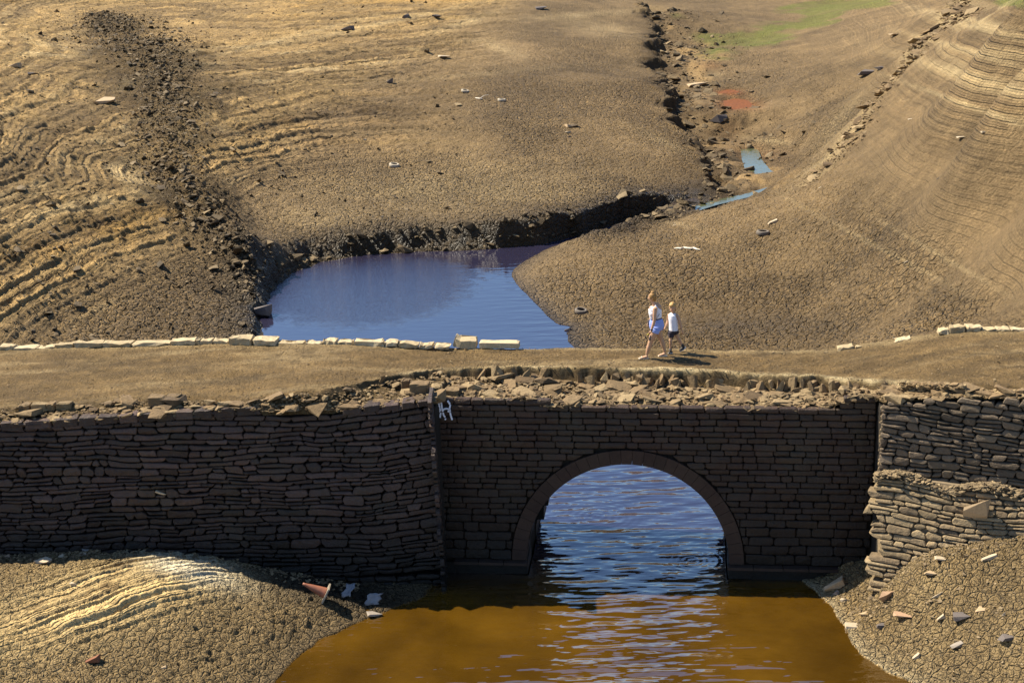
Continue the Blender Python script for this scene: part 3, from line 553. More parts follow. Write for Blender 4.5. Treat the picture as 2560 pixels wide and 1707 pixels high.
# ------------------------------------------------------------------ the bridge
bridge = empty('stone_bridge', loc(0, 0, 0), 'old gritstone arch bridge with dark coursed face and one round arch over brown water', 'bridge')
core.build('core', M['mortar'], bridge)
def stone_poly(mb_or_name, corners, P3, depth, m, parent, inset=.02, proud=.04, cut=.22, back=.14):
    """corners: list of (s,t); P3(s,t,n)->point"""
    c = np.array(corners, float); cen = c.mean(0); k = len(c); ring = []
    for i in range(k):
        a = c[i]; p = c[i-1]; q = c[(i+1) % k]
        l1 = np.linalg.norm(p-a); l2 = np.linalg.norm(q-a)
        ct = cut*min(l1, l2, .25)*random.uniform(.15, 1.5)
        ring += [a+(p-a)/l1*min(ct, l1*.4), a+(q-a)/l2*min(ct*random.uniform(.8, 1.8), l2*.4)]
    ring = np.array(ring); V = []; n = len(ring)
    def shr(r, d):
        v = cen-r; L = np.linalg.norm(v, axis=1, keepdims=True); ext = np.abs(ring-cen).max(0)
        return r+v/np.maximum(ext, .03)*d*np.array([1, 1])*1.0
    tilt = (random.uniform(-.25, .25), random.uniform(-.25, .15))
    for r, d in ((ring, -back), (ring, proud-.022), (shr(ring, .018), proud)):
        for s_, t_ in r: V.append(P3(s_, t_, d+(0 if d < 0 else tilt[0]*(s_-cen[0])*.25+tilt[1]*(t_-cen[1])+random.uniform(-.004, .004))))
    V.append(P3(cen[0], cen[1], proud+random.uniform(.0, .018)))
    Fc = []
    for i in range(n):
        j = (i+1) % n
        Fc += [(i, j, n+j, n+i), (n+i, n+j, 2*n+j, 2*n+i), (2*n+i, 2*n+j, 3*n)]
    if isinstance(mb_or_name, MB): mb_or_name.add(V, Fc); return None
    return mobj(mb_or_name, V, Fc, m, parent)
def lay(thing, name, stones, P3, m, limit, visible, inset=.02, stuffname='small_stones', **k):
    """stones: list of corner lists. biggest visible ones become parts, the rest one stuff part"""
    def area(c): c = np.array(c); return abs(np.dot(c[:, 0], np.roll(c[:, 1], 1))-np.dot(c[:, 1], np.roll(c[:, 0], 1)))/2
    order = sorted(range(len(stones)), key=lambda i: -(area(stones[i])*(1 if visible(np.mean(stones[i], axis=0)) else .0001)))
    mb = MB()
    for r, i in enumerate(order):
        c = np.array(stones[i]); a = area(c)
        pr = random.uniform(.02, .06)
        if r < limit and visible(c.mean(0)): stone_poly(name, c, P3, 0, m, thing, proud=pr, **k)
        else: stone_poly(mb, c, P3, 0, m, None, proud=pr, **k)
    if mb.V: tag(mb.build(stuffname, m, thing), kind='stuff')
gap = .006
# --- dressed courses of the bridge face
BW0, BW1 = -4.62, 5.74
P3b = lambda s_, t_, n_: loc(s_, -n_+.03+.0, t_)
RO = AR+.36; HO = AH+.36
def cut_at(t_):
    y = (t_-ZS)/HO
    return RO*math.sqrt(1-y*y) if 0 <= y < 1 else (RO if y < 0 else 0)
courses = [.26, .24, .22, .24, .20]+[random.choice((.14, .15, .16, .16, .17, .2)) for i in range(34)]
stones = []; t0 = ZS
for ch in courses:
    t1 = t0+ch
    s_ = BW0-random.uniform(0, .3)
    while s_ < BW1:
        L = random.uniform(.27, .66)*(1 if ch < .19 else 1.2); a, b = s_+gap, min(s_+L, BW1)-gap; s_ += L
        if b-a < .08: continue
        ztop = float(zfront((a+b)/2)); tt0 = t0+gap; tt1 = t1-gap
        if tt1 > ztop+.05: 
            if tt0 > ztop-.06: continue
            tt1 = ztop+random.uniform(-.01, .03)
        j = lambda: random.uniform(-.006, .006)
        for sg in ((1,) if True else ()):
            c0, c1 = cut_at(tt0), cut_at(tt1); al, ah, bl, bh = a, a, b, b
            m_ = (a+b)/2
            if m_ < 0: bl = min(bl, -c0-gap) if c0 else bl; bh = min(bh, -c1-gap) if c1 else bh
            else: al = max(al, c0+gap) if c0 else al; ah = max(ah, c1+gap) if c1 else ah
            if c0 > 0 and c1 == 0:      # the course that rides over the crown
                rg = lambda q: ZS+HO*math.sqrt(max(0, 1-(q/RO)**2))+gap
                la, lb, lm = max(tt0, rg(a)), max(tt0, rg(b)), max(tt0, rg(m_))
                if tt1-max(la, lb, lm) > .02: stones.append([(a, la), (m_, lm), (b, lb), (b, tt1), (a, tt1)])
                continue
            if bl-al < .06 and bh-ah < .06: continue
            al = min(al, bl-.03); ah = min(ah, bh-.03); bl = max(bl, al+.03)
            if m_ >= 0 and (al < c0 or ah < c1) and (al > bl-.05 or ah > bh-.05): continue
            if m_ < 0 and (bl-al < .04 or bh-ah < .04): continue
            stones.append([(al+j(), tt0+j()), (bl+j(), tt0+j()), (bh+j(), tt1+j()), (ah+j(), tt1+j())])
    t0 = t1
    if t0 > 4.9: break
lay(bridge, 'block', stones, P3b, M['ashlar'], 298, lambda c: -4.5 < c[0] < 5.7 and c[1] > .4, cut=.18, stuffname='small_blocks')
# --- voussoirs
nv = 31
for i in range(nv):
    a0 = math.pi*i/nv+.0015; a1 = math.pi*(i+1)/nv-.0015; V = []
    for (rr, hh) in ((AR, AH), (RO-.012, HO-.012)):
        for a in (a0, (a0+a1)/2, a1):
            for vv in (-.035, .45): V.append(loc(rr*math.cos(a), vv, ZS+hh*math.sin(a)))
    Fc = [(0, 2, 8, 6), (2, 4, 10, 8), (0, 1, 3, 2), (2, 3, 5, 4), (6, 8, 9, 7), (8, 10, 11, 9), (0, 6, 7, 1), (4, 5, 11, 10)]
    mobj('voussoir', V, Fc, M['ring'], bridge)
# --- barrel (courses of long stones run through the arch, each ring of courses a strip)
bar = MB(); nb = 26; 
for i in range(nb):
    a0 = math.pi*i/nb+.006; a1 = math.pi*(i+1)/nb-.006; v0 = .46
    while v0 < BACKV-.02:
        v1 = min(v0+random.uniform(.4, .9), BACKV+random.uniform(-.03, .03)); d = random.uniform(-.02, .03)
        V = []
        for r_ in (AR-d, AR+.10):
            for a in (a0, a1):
                for vv in (v0+.01, v1-.01): V.append(loc(r_*math.cos(a), vv, ZS+(AH+r_-AR)*math.sin(a)))
        bar.add(V, [(0, 1, 3, 2), (0, 4, 5, 1), (2, 3, 7, 6), (0, 2, 6, 4), (1, 5, 7, 3)]); v0 = v1
tag(bar.build('arch_soffit', M['ashlar'], bridge), kind='stuff')
# --- jambs under the springing
for sg in (-1, 1):
    for (z0_, z1_, v0, v1, dx) in [(.02, .36, -.03, 1.0, .02), (.02, .36, 1.02, 2.2, .0), (.02, .36, 2.22, BACKV, .03), (-.5, .0, -.03, 1.5, .05), (-.5, 0, 1.52, BACKV, .04)]:
        mb = MB(); mb.box(loc(sg*(AR+.28-dx), (v0+v1)/2, (z0_+z1_)/2), BU*.28, BV*(v1-v0)/2, ZZ*(z1_-z0_)/2); mb.build('jamb_stone', M['ashlar'], bridge)
for (u_, v_, z0_, z1_, w_) in ((-AR+.02, 2.9, 1.2, 1.75, .18), (-AR+.12, 2.95, .75, 1.18, .2), (-AR+.05, 2.9, .38, .73, .16), (AR-.06, 3.0, .40, .75, .12), (AR-.04, 3.05, .78, 1.12, .12), (AR-.02, 3.0, 1.15, 1.5, .12)):
    mb = MB(); mb.box(loc(u_, v_, (z0_+z1_)/2), BU*w_, BV*.4, ZZ*(z1_-z0_)/2); mb.build('jamb_stone', M['ashlar'], bridge)
# --- spring course ledge
for a, b in ((-3.6, -3.0), (-2.98, -AR+.04), (AR-.04, 3.0), (3.02, 3.7), (3.72, 4.3), (-4.2, -3.62), (4.32, 5.0)):
    mb = MB(); mb.box(loc((a+b)/2, -.06, ZS-.05), BU*(b-a)/2, BV*.12, ZZ*.035); mb.build('spring_course', M['ring'], bridge)
for uc, hw in ((-3.5, 1.03), (4.05, 1.6)):
    sub = MB(); sub.box(loc(uc, .05, -.35), BU*hw, BV*.06, ZZ*.63); sub.build('footing', M['ashlar'], bridge)
# put-log hole, read as a missing block
hp = uvz(atplane(1800, 1115, loc(0, 0, 0), BV)); 
# --- graffiti strokes in white paint
gr = MB()
def stroke(pts, w_=.036):
    q = [uvz(atplane(1000+x/7.84, 900+y/7.84, loc(0, -.05, 0), BV)) for x, y in pts]
    for (a, b) in zip(q[:-1], q[1:]):
        a = np.array((a[0], a[2])); b = np.array((b[0], b[2])); d = (b-a)/np.linalg.norm(b-a); nn = np.array((-d[1], d[0]))*w_/2; a = a-d*.006; b = b+d*.006
        V = []
        for vv in (-.062, -.03):
            for p in (a-nn, a+nn, b+nn, b-nn): V.append(loc(p[0], vv, p[1]))
        gr.add(V, [(0, 1, 2, 3), (0, 4, 5, 1), (1, 5, 6, 2), (2, 6, 7, 3), (3, 7, 4, 0)])
for pts in ([(692, 800), (690, 860), (700, 940), (690, 1000)], [(755, 790), (765, 870), (778, 940), (790, 985), (770, 1010), (720, 1008), (676, 996)], [(795, 780), (812, 860), (820, 930), (838, 1005)], [(935, 800), (955, 828), (975, 858)],
            [(985, 880), (972, 950), (982, 1010)], [(836, 990), (865, 958), (910, 950), (945, 958), (980, 975)], [(940, 1000), (985, 1008)], [(700, 1040), (706, 1090), (716, 1130)], [(800, 1036), (792, 1080), (785, 1120)], [(845, 1036), (858, 1080), (880, 1115)], [(985, 1036), (995, 1085), (1012, 1135)], [(695, 1150), (720, 1158)], [(880, 1152), (900, 1160)], [(1008, 1150), (1028, 1162)]):
    stroke(pts)
M['paint'] = plain('white_paint', (.85, .87, .95), .6)
gr.build('graffiti', M['paint'], bridge)
# ------------------------------------------------------------------ rubble walls
def rubble_layout(s0, s1, t0, ttop, hmin=.10, hmax=.22, lmin=.22, lmax=.75, tilt=lambda s, t: 0, seed=0, fill=.5):
    rr = random.Random(seed); out = []
    # course lines as wavy functions
    tlines = [t0]
    while tlines[-1] < ttop: tlines.append(tlines[-1]+rr.uniform(hmin, hmax))
    def warp(s, t):
        a = float(fbm(np.array([s*.55]), np.array([t*1.2]), 400+seed, 3)[0])*.13+float(fbm(np.array([s*2.2]), np.array([t*3]), 410+seed, 2)[0])*.035
        b = float(fbm(np.array([s*2.0]), np.array([t*2.0]), 420+seed, 2)[0])*.04
        return s+b, t+a+tilt(s, t)
    for a, b in zip(tlines[:-1], tlines[1:]):
        s = s0-rr.uniform(0, .4); h = b-a
        while s < s1:
            L = rr.uniform(lmin, lmax)*(.7+.6*rr.random()); L = max(L, h*1.1); e = min(s+L, s1)
            if e-s > .1:
                g = .010
                k = rr.uniform(-.05, .05); k2 = rr.uniform(-.05, .05)
                def quad(x0, x1, y0, y1):
                    c = [(x0+g+k, y0+g), (x1-g+k2, y0+g), (x1-g-k2, y1-g), (x0+g-k, y1-g)]
                    if x1-x0 > .4: c = [c[0], ((x0+x1)/2, y0+g+rr.uniform(-.006, .012)), c[1], c[2], ((x0+x1)/2+rr.uniform(-.1, .1), y1-g+rr.uniform(-.02, .006)), c[3]]
                    return [warp(*q) for q in c]
                if h > .16 and rr.random() < .42:
                    m_ = a+h*rr.uniform(.38, .62); out.append(quad(s, e, a, m_))
                    if e-s > .45 and rr.random() < .5: mm = s+(e-s)*rr.uniform(.35, .65); out += [quad(s, mm, m_, b), quad(mm, e, m_, b)]
                    else: out.append(quad(s, e, m_, b))
                else: out.append(quad(s, e, a, b))
            s = e if e < s1 else s1
    return out
left = empty('retaining_wall', (LW0+LW1)/2, 'long dark rubble-stone retaining wall left of the arch, top edge catching the sun', 'stone wall')
LLEN = np.linalg.norm(LW1-LW0)+2.2
def P3l(s_, t_, n_):
    bat = max(0, 4.4-t_)
    return LW0+LS*(-s_)+LN*(n_-.07+bat*.045)+LS*(bat*.035*math.exp(-s_/1.5))+ZZ*t_
def ztopL(s_):  P = LW0-LS*s_; return float(zfront(uvz(P)[0]))
st = rubble_layout(0, LLEN, -.5, 5.0, tilt=lambda s, t: .16*math.exp(-s/1.1)*(t > .3), seed=1)
st2 = []
for c in st:
    c = [(max(x, .0), y) for x, y in c]; m_ = np.mean(c, axis=0); zt = ztopL(m_[0])
    top = max(y for x, y in c)
    if m_[1] > zt-.03: continue
    if max(x for x, y in c)-min(x for x, y in c) < .1: continue
    st2.append([(x, min(y, zt+random.uniform(-.02, .03))) for x, y in c])
lay(left, 'stone', st2, P3l, M['rubblewall'], 300, lambda c: c[0] < 10.6 and c[1] > .35, cut=.24)
# the return of the wall at its corner beside the arch
st = rubble_layout(0, .62, -.5, ztopL(0)-.02, lmin=.25, lmax=.5, seed=3)
P3lr = lambda s_, t_, n_: LW0+LN*(.0+max(0, 4.4-t_)*.045)-LN*s_+LS*(n_*.6-.02+max(0, 4.4-t_)*.035)+ZZ*t_
mb = MB()
for c in st: stone_poly(mb, c, P3lr, 0, M['rubblewall'], None, proud=random.uniform(.01, .04))
tag(mb.build('return_stones', M['rubblewall'], left), kind='stuff')
# coping row and the second row behind it, from the photo
def block_at(name, a, b, h, d, P, D, Nn, m, parent=None, jit=.012, z=0):
    """rough dressed block between ground points a,b (3D), height h, depth d backwards"""
    mid_ = (a+b)/2; L = np.linalg.norm(b-a)
    bm = bmesh.new(); bmesh.ops.create_cube(bm, size=1)
    bmesh.ops.subdivide_edges(bm, edges=[e for e in bm.edges if abs((e.verts[0].co-e.verts[1].co).x) > .5], cuts=2)
    bmesh.ops.bevel(bm, geom=[e for e in bm.edges if e.calc_face_angle(0) > .5], offset=.06, segments=1, affect='EDGES')
    ax = (b-a)/L; V = []
    for v in bm.verts:
        p = mid_+ax*(v.co.x*(L-.02)+random.uniform(-jit, jit))-Nn*((v.co.y+.5)*d+random.uniform(-jit, jit))+ZZ*((v.co.z+.5)*h+random.uniform(-jit, jit))
        V.append(p)
    Fc = [[v.index for v in f.verts] for f in bm.faces]; bm.free()
    return mobj(name, V, Fc, m, parent)
xs = [0, 60, 130, 195, 243, 296, 345, 390, 437, 485, 533, 590, 645]
for a, b in zip(xs[:-1], xs[1:]):
    ya = np.interp(a, [0, 645], [1078, 1038]); yb = np.interp(b, [0, 645], [1078, 1038])
    block_at('coping_stone', onLW(a+1, ya), onLW(b-1, yb), .20, .42, 0, 0, LN, M['rubblewall'], left)
for a, b in ((855, 905), (907, 950), (952, 1000), (1002, 1040), (1042, 1083)):
    ya = np.interp(a, [850, 1083], [1040, 1015]); yb = np.interp(b, [850, 1083], [1040, 1015])
    block_at('coping_stone', onLW(a+1, ya), onLW(b-1, yb), random.uniform(.12, .18), .45, 0, 0, LN, M['rubblewall'], left)
# right wing, upper tier
right = empty('wing_wall', RW0, 'right dry-laid wing wall of dark ragged stones with lit edges, standing beside the bridge face', 'stone wall')
def ztopR(s_): return float(zfront(uvz(RW0+RS*s_)[0]))
zmid = onRW(2300, 1190)[2]
P3r = lambda s_, t_, n_: RW0+RS*s_+RN*(n_+.0)+ZZ*t_
st = rubble_layout(0, 4.6, zmid-.3, 5.2, hmin=.10, hmax=.2, lmin=.2, lmax=.6, seed=5); st2 = []
for c in st:
    m_ = np.mean(c, axis=0); zt = ztopR(m_[0])
    if m_[1] > zt-.03: continue
    c = [(max(x, .0), min(y, zt+.02)) for x, y in c]
    if max(x for x, y in c)-min(x for x, y in c) < .1: continue
    st2.append(c)
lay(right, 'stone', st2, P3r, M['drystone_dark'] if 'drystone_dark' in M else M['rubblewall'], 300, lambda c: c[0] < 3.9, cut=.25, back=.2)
# lower tier, battered and sun-lit
lower_ = empty('battered_wall', RW0+RN*.3, 'sunlit battered drystone footing of pale ragged stones, below the dark right wing wall', 'stone wall')
zlow = zmid-.02
BTR = .30
P3q = lambda s_, t_, n_: RW0+RS*(s_+.46*(.2+(zlow-t_)*BTR))+RN*(.2+(zlow-t_)*BTR+n_)+ZZ*t_
st = rubble_layout(-.05, 4.6, -.2, zlow, hmin=.09, hmax=.17, lmin=.2, lmax=.7, seed=7)
st = [c for c in st if np.mean(c, axis=0)[1] < zlow-.04-.25*max(0, float(fbm(np.array([c[0][0]*1.2]), np.array([0.]), 55, 2)[0]))]
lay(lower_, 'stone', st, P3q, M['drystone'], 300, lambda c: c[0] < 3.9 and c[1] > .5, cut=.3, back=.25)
# returns facing the arch
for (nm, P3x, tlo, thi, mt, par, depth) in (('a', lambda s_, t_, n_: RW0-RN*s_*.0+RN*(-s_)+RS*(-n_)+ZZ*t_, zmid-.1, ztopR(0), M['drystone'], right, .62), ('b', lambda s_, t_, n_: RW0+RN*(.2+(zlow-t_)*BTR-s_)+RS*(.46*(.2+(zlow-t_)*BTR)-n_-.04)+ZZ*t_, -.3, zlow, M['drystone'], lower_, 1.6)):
    st = rubble_layout(0, depth, tlo, thi, lmin=.2, lmax=.5, hmin=.09, hmax=.16, seed=9); mb = MB()
    for c in st:
        if np.mean(c, axis=0)[1] < thi-.03: stone_poly(mb, [(max(0, x), min(y, thi)) for x, y in c], P3x, 0, mt, None, proud=random.uniform(.0, .04), back=.05)
    tag(mb.build('return_stones', mt, par), kind='stuff')
# packed fill behind the wing walls so nothing shines through
mb = MB()
mb.add([RW0+RN*-.06+RS*.02+ZZ*-1.5, RW0+RN*-.06+RS*6+ZZ*-1.5, RW0+RN*-.06+RS*6+ZZ*(ztopR(4)-.12), RW0+RN*-.06+RS*.02+ZZ*(ztopR(0)-.12),
        RW0-RN*.62+RS*.02+ZZ*-1.5, RW0-RN*3+RS*6+ZZ*-1.5, RW0-RN*3+RS*6+ZZ*(ztopR(4)-.12), RW0-RN*.62+RS*.02+ZZ*(ztopR(0)-.12)], [(0, 1, 2, 3), (0, 3, 7, 4), (3, 2, 6, 7)])
mb.build('core', M['mortar'], right)
mb = MB(); zl = zlow
def lf(s_, t_): return RW0+RS*(s_+.02+.46*(.2+(zl-t_)*BTR))+RN*(.2+(zl-t_)*BTR-.08)+ZZ*t_
mb.add([lf(0, -1), lf(6, -1), lf(6, zl-.03), lf(0, zl-.03), RW0+RS*0-RN*.05+ZZ*(zl-.01), RW0+RS*6-RN*.05+ZZ*(zl-.01), RW0+RS*0-RN*.05-ZZ], [(0, 1, 2, 3), (3, 2, 5, 4), (0, 3, 4, 6)])
mb.build('core', M['earthfill'], lower_)
# ------------------------------------------------------------------ parapet remains along the back edge of the road
par = empty('parapet', loc(-8, BACKV, zback(-8)), 'low line of pale coping stones along the far road edge left of the pool', 'parapet')
def kerb(pxs, ys_, parent, hh=.10, dd=.30, nm='coping_stone'):
    for (a, b) in zip(pxs[:-1], pxs[1:]):
        ya = np.interp(a, *ys_); yb = np.interp(b, *ys_)
        pa = atplane(a+.5, ya, loc(0, BACKV+.05, 0), BV); pb = atplane(b-.5, yb, loc(0, BACKV+.05, 0), BV)
        h_ = hh*random.uniform(.6, 1.4)
        block_at(nm, pa-ZZ*.02, pb-ZZ*.02, h_, dd, 0, 0, -BV*-1, M['coping'], parent, jit=.028)
YL = ([-200, 0, 100, 200, 300, 430, 500, 560, 690, 850, 1000, 1100, 1130, 1190], [880, 869, 867, 861, 858, 855, 852, 850, 854, 856, 858, 861, 864, 866])
kerb([-120, -55, 5, 44, 101, 147, 194, 265, 337, 433, 498, 508, 539, 581], YL, par)
kerb([700, 768, 808, 815, 850, 888, 965, 1000, 1050, 1088, 1128], YL, par)
kerb([583, 640, 700], YL, par, .17, .4)
pp = empty('parapet', loc(8, BACKV, zback(8)), 'broken line of pale coping stones on the far road edge at the right', 'parapet')
YR = ([2090, 2130, 2200, 2240, 2270, 2340, 2380, 2450, 2560, 2700], [872, 868, 862, 850, 846, 828, 822, 820, 822, 822])
kerb([2090, 2133, 2172, 2203], YR, pp, .09); kerb([2228, 2272], YR, pp, .09); kerb([2340, 2368, 2410, 2450, 2485, 2520, 2560, 2620], YR, pp, .10)
pa = atplane(1128, 853, loc(0, BACKV-.15, 0), BV); pb = atplane(1178, 860, loc(0, BACKV-.15, 0), BV)
pa = atplane(1197, 871, loc(0, BACKV-.1, 0), BV); pb = atplane(1298, 872, loc(0, BACKV-.1, 0), BV)
tag(block_at('fallen_slab', pa, pb, .15, .3, 0, 0, BV*-1, M['coping'], None, .01), 'long pale squared slab lying at the right end of the left coping line', 'stone slab')
pa = atplane(1133, 868, loc(0, BACKV-.1, 0), BV); pb = atplane(1190, 874, loc(0, BACKV-.1, 0), BV)
tag(block_at('fallen_slab', pa, pb, .22, .45, 0, 0, BV*-1, M['coping'], None, .04), 'tilted pale wedge-shaped coping block just left of the long squared slab', 'stone slab')
# ------------------------------------------------------------------ loose stones
def zfar(x, y):
    x = np.asarray(x, float); y = np.asarray(y, float)
    r = np.clip(np.interp(y, ys, np.arange(len(ys))), 0, len(ys)-1.001); c = np.clip((x/y-ks[0])/(ks[1]-ks[0]), 0, len(ks)-1.001)
    i = r.astype(int); j = c.astype(int); a = r-i; b = c-j
    return (FARZ[i, j]*(1-a)+FARZ[i+1, j]*a)*(1-b)+(FARZ[i, j+1]*(1-a)+FARZ[i+1, j+1]*a)*b
def znear(x, y):
    z = near_height(np.array([[float(x)]]), np.array([[float(y)]]))[0]; return float(z[0, 0])
def hit_far(px, py):
    d = ray(px, py); t = np.linspace(37/d[1], 300/d[1], 6000); P = CAM+d[None]*t[:, None]
    k = np.argmax(P[:, 2] < zfar(P[:, 0], P[:, 1])); return P[k]
def hit_near(px, py):
    z = .8; 
    for _ in range(12): P = atz(px, py, z); z = .5*z+.5*znear(P[0], P[1])
    P[2] = znear(P[0], P[1]); return P
TPL = []
def make_tpl(flat, seed, npt=14):
    rr = random.Random(seed); bm = bmesh.new()
    for i in range(npt):
        v = Vector((rr.gauss(0, 1), rr.gauss(0, 1), rr.gauss(0, 1))).normalized()
        v = Vector((max(-.62, min(.62, v.x)), max(-.62, min(.62, v.y)), max(-.5, min(.5, v.z)))); v.z *= flat; bm.verts.new(v)
    r = bmesh.ops.convex_hull(bm, input=bm.verts)
    bmesh.ops.delete(bm, geom=[v for v in bm.verts if not v.link_faces], context='VERTS')
    bm.verts.ensure_lookup_table(); bm.verts.index_update()
    V = np.array([v.co for v in bm.verts]); Fc = [[v.index for v in f.verts] for f in bm.faces]; bm.free(); return V, Fc
for i in range(12): TPL.append(make_tpl((.95, .6, .38)[i % 3], 900+i))
M['white_stone'] = plain('white_stone', (.46, .37, .25), .8, .6, 14, .25)
M['dark_stone'] = plain('dark_stone', (.12, .10, .09), .8, .6, 14, .3)
M['pink_stone'] = plain('pink_stone', (.36, .23, .14), .85, .6, 14, .25)
M['tan_stone'] = plain('tan_stone', (.40, .29, .17), .85, .6, 14, .25)
M['red_stone'] = plain('red_stone', (.22, .09, .045), .85, .5, 14, .3)
M['grey_stone'] = plain('grey_stone', (.27, .23, .19), .85, .6, 14, .25)
_cache = {}
def shared(k, mat):
    if (k, mat) not in _cache:
        V, Fc = TPL[k]; me = bpy.data.meshes.new('stone'); me.from_pydata(V.tolist(), [], Fc); me.materials.append(M[mat]); _cache[(k, mat)] = me
    return _cache[(k, mat)]
def rock(name, p, size, mat, label, cat='stone', group=None, k=None, rot=None):
    k = random.randrange(12) if k is None else k
    o = bpy.data.objects.new(name, shared(k, mat)); COL.objects.link(o); o.location = Vector(p)
    o.scale = size; o.rotation_euler = rot if rot else (random.uniform(-.35, .35), random.uniform(-.35, .35), random.uniform(0, 6.28))
    return tag(o, label, cat, group)
def rot3(a, b, c):
    return np.array(Matrix.Rotation(c, 3, 'Z') @ Matrix.Rotation(b, 3, 'Y') @ Matrix.Rotation(a, 3, 'X'))
def stuff_rocks(name, items, mat, label, cat='stones'):
    Vs = []; Fs = []; b = 0
    for p, sz, r in items:
        V, Fc = TPL[random.randrange(12)]; W = (V*np.array(sz))@rot3(*r).T+np.array(p); Vs.append(W); Fs += [[i+b for i in f] for f in Fc]; b += len(V)
    o = mobj(name, np.vstack(Vs), Fs, M[mat], None); return tag(o, label, cat, kind='stuff')
R = random.uniform
def rubble_label(u, v, sz):
    a = 'large broken brown stone' if sz > .13 else 'loose angular brown stone' if sz > .085 else 'small angular brown stone'
    b = ('at the far left end' if u < -11 else 'behind the left wall coping' if u < -7.5 else 'left of the graffiti corner' if u < -4.4 else 'just right of the graffiti corner' if u < -2.4 else 'above the left half of the arch' if u < 0 else 'above the right half of the arch' if u < 2.4 else 'above the wall right of the arch' if u < 5.8 else 'on top of the right wing wall')
    k = (v-vfront(u))/max(.3, float(np.interp(u, ru, rv))-vfront(u))
    c = 'near the wall face' if k < .33 else 'in mid strip' if k < .66 else 'close under the road edge'
    return a+' '+b+', '+c
# --- rubble strip on the near edge of the bridge
items = []; big = []
for i in range(9000):
    u = R(-16.5, 10.5); rv_ = max(float(np.interp(u, ru, rv)), vfront(u)+.35); vf_ = float(vfront(u))
    k = min(1, max(0, (u+8)/4)); v = vf_+.05+(rv_-.15-vf_)*random.random()**(1.0 if u > -4 else 1.5)
    if u < -7 and v > vf_+.9 and random.random() < .8: continue
    dens = .35 if u < -9 else (.55 if u < -4.5 else 1)
    if random.random() > dens: continue
    z = zroad(u, v); sz = random.paretovariate(2.3)*.030
    sz = min(sz, .30); big.append((sz, u, v, z))
big.sort(reverse=True)
for i, (sz, u, v, z) in enumerate(big):
    p = loc(u, v, z+sz*.12+.03); s3 = (sz*R(.9, 1.8), sz*R(.7, 1.4), sz*R(.4, .85)); r = (R(-.3, .3), R(-.3, .3), R(0, 6.28))
    if i < 270 and u > -15.2 and u < 9.3:
        rock('loose_stone', p, s3, 'loose', rubble_label(u, v, sz), 'stone', 'loose stones of the rubble strip on the bridge', rot=r)
    else: items.append((p, s3, r))
# a ragged tumbled heap along the middle of the strip
for i in range(1500):
    u = R(-4.2, 7.5); v = .25+.75*random.random()+.3*math.sin(u*.9); v = min(v, float(np.interp(u, ru, rv))-.3)
    sz = R(.04, .13); items.append((loc(u, max(v, vfront(u)+.05), zroad(u, max(v, .1))+R(0, .10)), (sz*R(1, 1.8), sz*R(.8, 1.2), sz*R(.5, .9)), (R(-.4, .4), R(-.4, .4), R(0, 6.28))))
stuff_rocks('rubble', items, 'loose', 'small broken stones and grit filling the strip along the near edge of the bridge', 'rubble')
# --- pitched slabs standing along the crumbled road edge
for i in range(64):
    u = R(-3.9, 6.4) if i < 52 else R(-6, 8); rv_ = float(np.interp(u, ru, rv)); v = rv_-R(.08, .32); h = R(.20, .42)*(1 if u < 5 else .7)
    rock('upright_stone', loc(u, v, zroad(u, rv_-.3)+h*.35), (R(.06, .2), R(.10, .22), h), 'loose', ('tall' if h > .31 else 'short')+' upright stone in the crumbled road edge '+('left of the arch' if u < -2.4 else 'above the arch' if u < 2.4 else 'between the arch and the right wing wall' if u < 5.8 else 'above the right wing wall'), 'stone', 'upright stones along the crumbled road edge', k=random.choice((0, 3, 6, 9)), rot=(R(-.5, .3), R(-.6, .6), R(-.8, .8)))
def ledge_block(px0, px1, py, h, d, label, mat='loose', z=None, nm='stone_block', cat='stone block'):
    zg = 4.5
    for _ in range(8):
        q = uvz(atz((px0+px1)/2, py, zg)); zg = zroad(q[0], max(q[1], vfront(q[0])+.05))
    if z is not None: zg += z
    a = atz(px0, py, zg-.03); b = atz(px1, py+(px1-px0)*.0, zg-.03); return tag(block_at(nm, a, b, h, d, 0, 0, -BV, M[mat], None, .02), label, cat)
for (a, b, y, l) in ((46, 74, 1030, 'small squared block, leftmost of four in a row behind the left coping'), (76, 114, 1029, 'squared block second from the left in the row of four behind the left coping'), (116, 138, 1027, 'narrow block third from the left in the row of four behind the left coping'), (140, 178, 1026, 'squared block at the right end of the row of four behind the left coping')):
    ledge_block(a, b, y, .17, .25, l)
ledge_block(368, 411, 1022, .27, .3, 'tall squared brown block, left one of the pair standing proud behind the left coping')
ledge_block(413, 448, 1016, .24, .3, 'squared brown block, right one of the pair standing proud behind the left coping')
ledge_block(300, 331, 1024, .12, .2, 'low dark stone lying just left of the pair of squared blocks')
ledge_block(1023, 1070, 992, .30, .35, 'large tilted brown block perched on the corner of the left wall beside the graffiti')
ledge_block(1003, 1024, 980, .28, .22, 'small upright block just left of the large tilted block on the wall corner')
ledge_block(1110, 1147, 998, .22, .35, 'squared brown block on the wall top directly above the white graffiti')
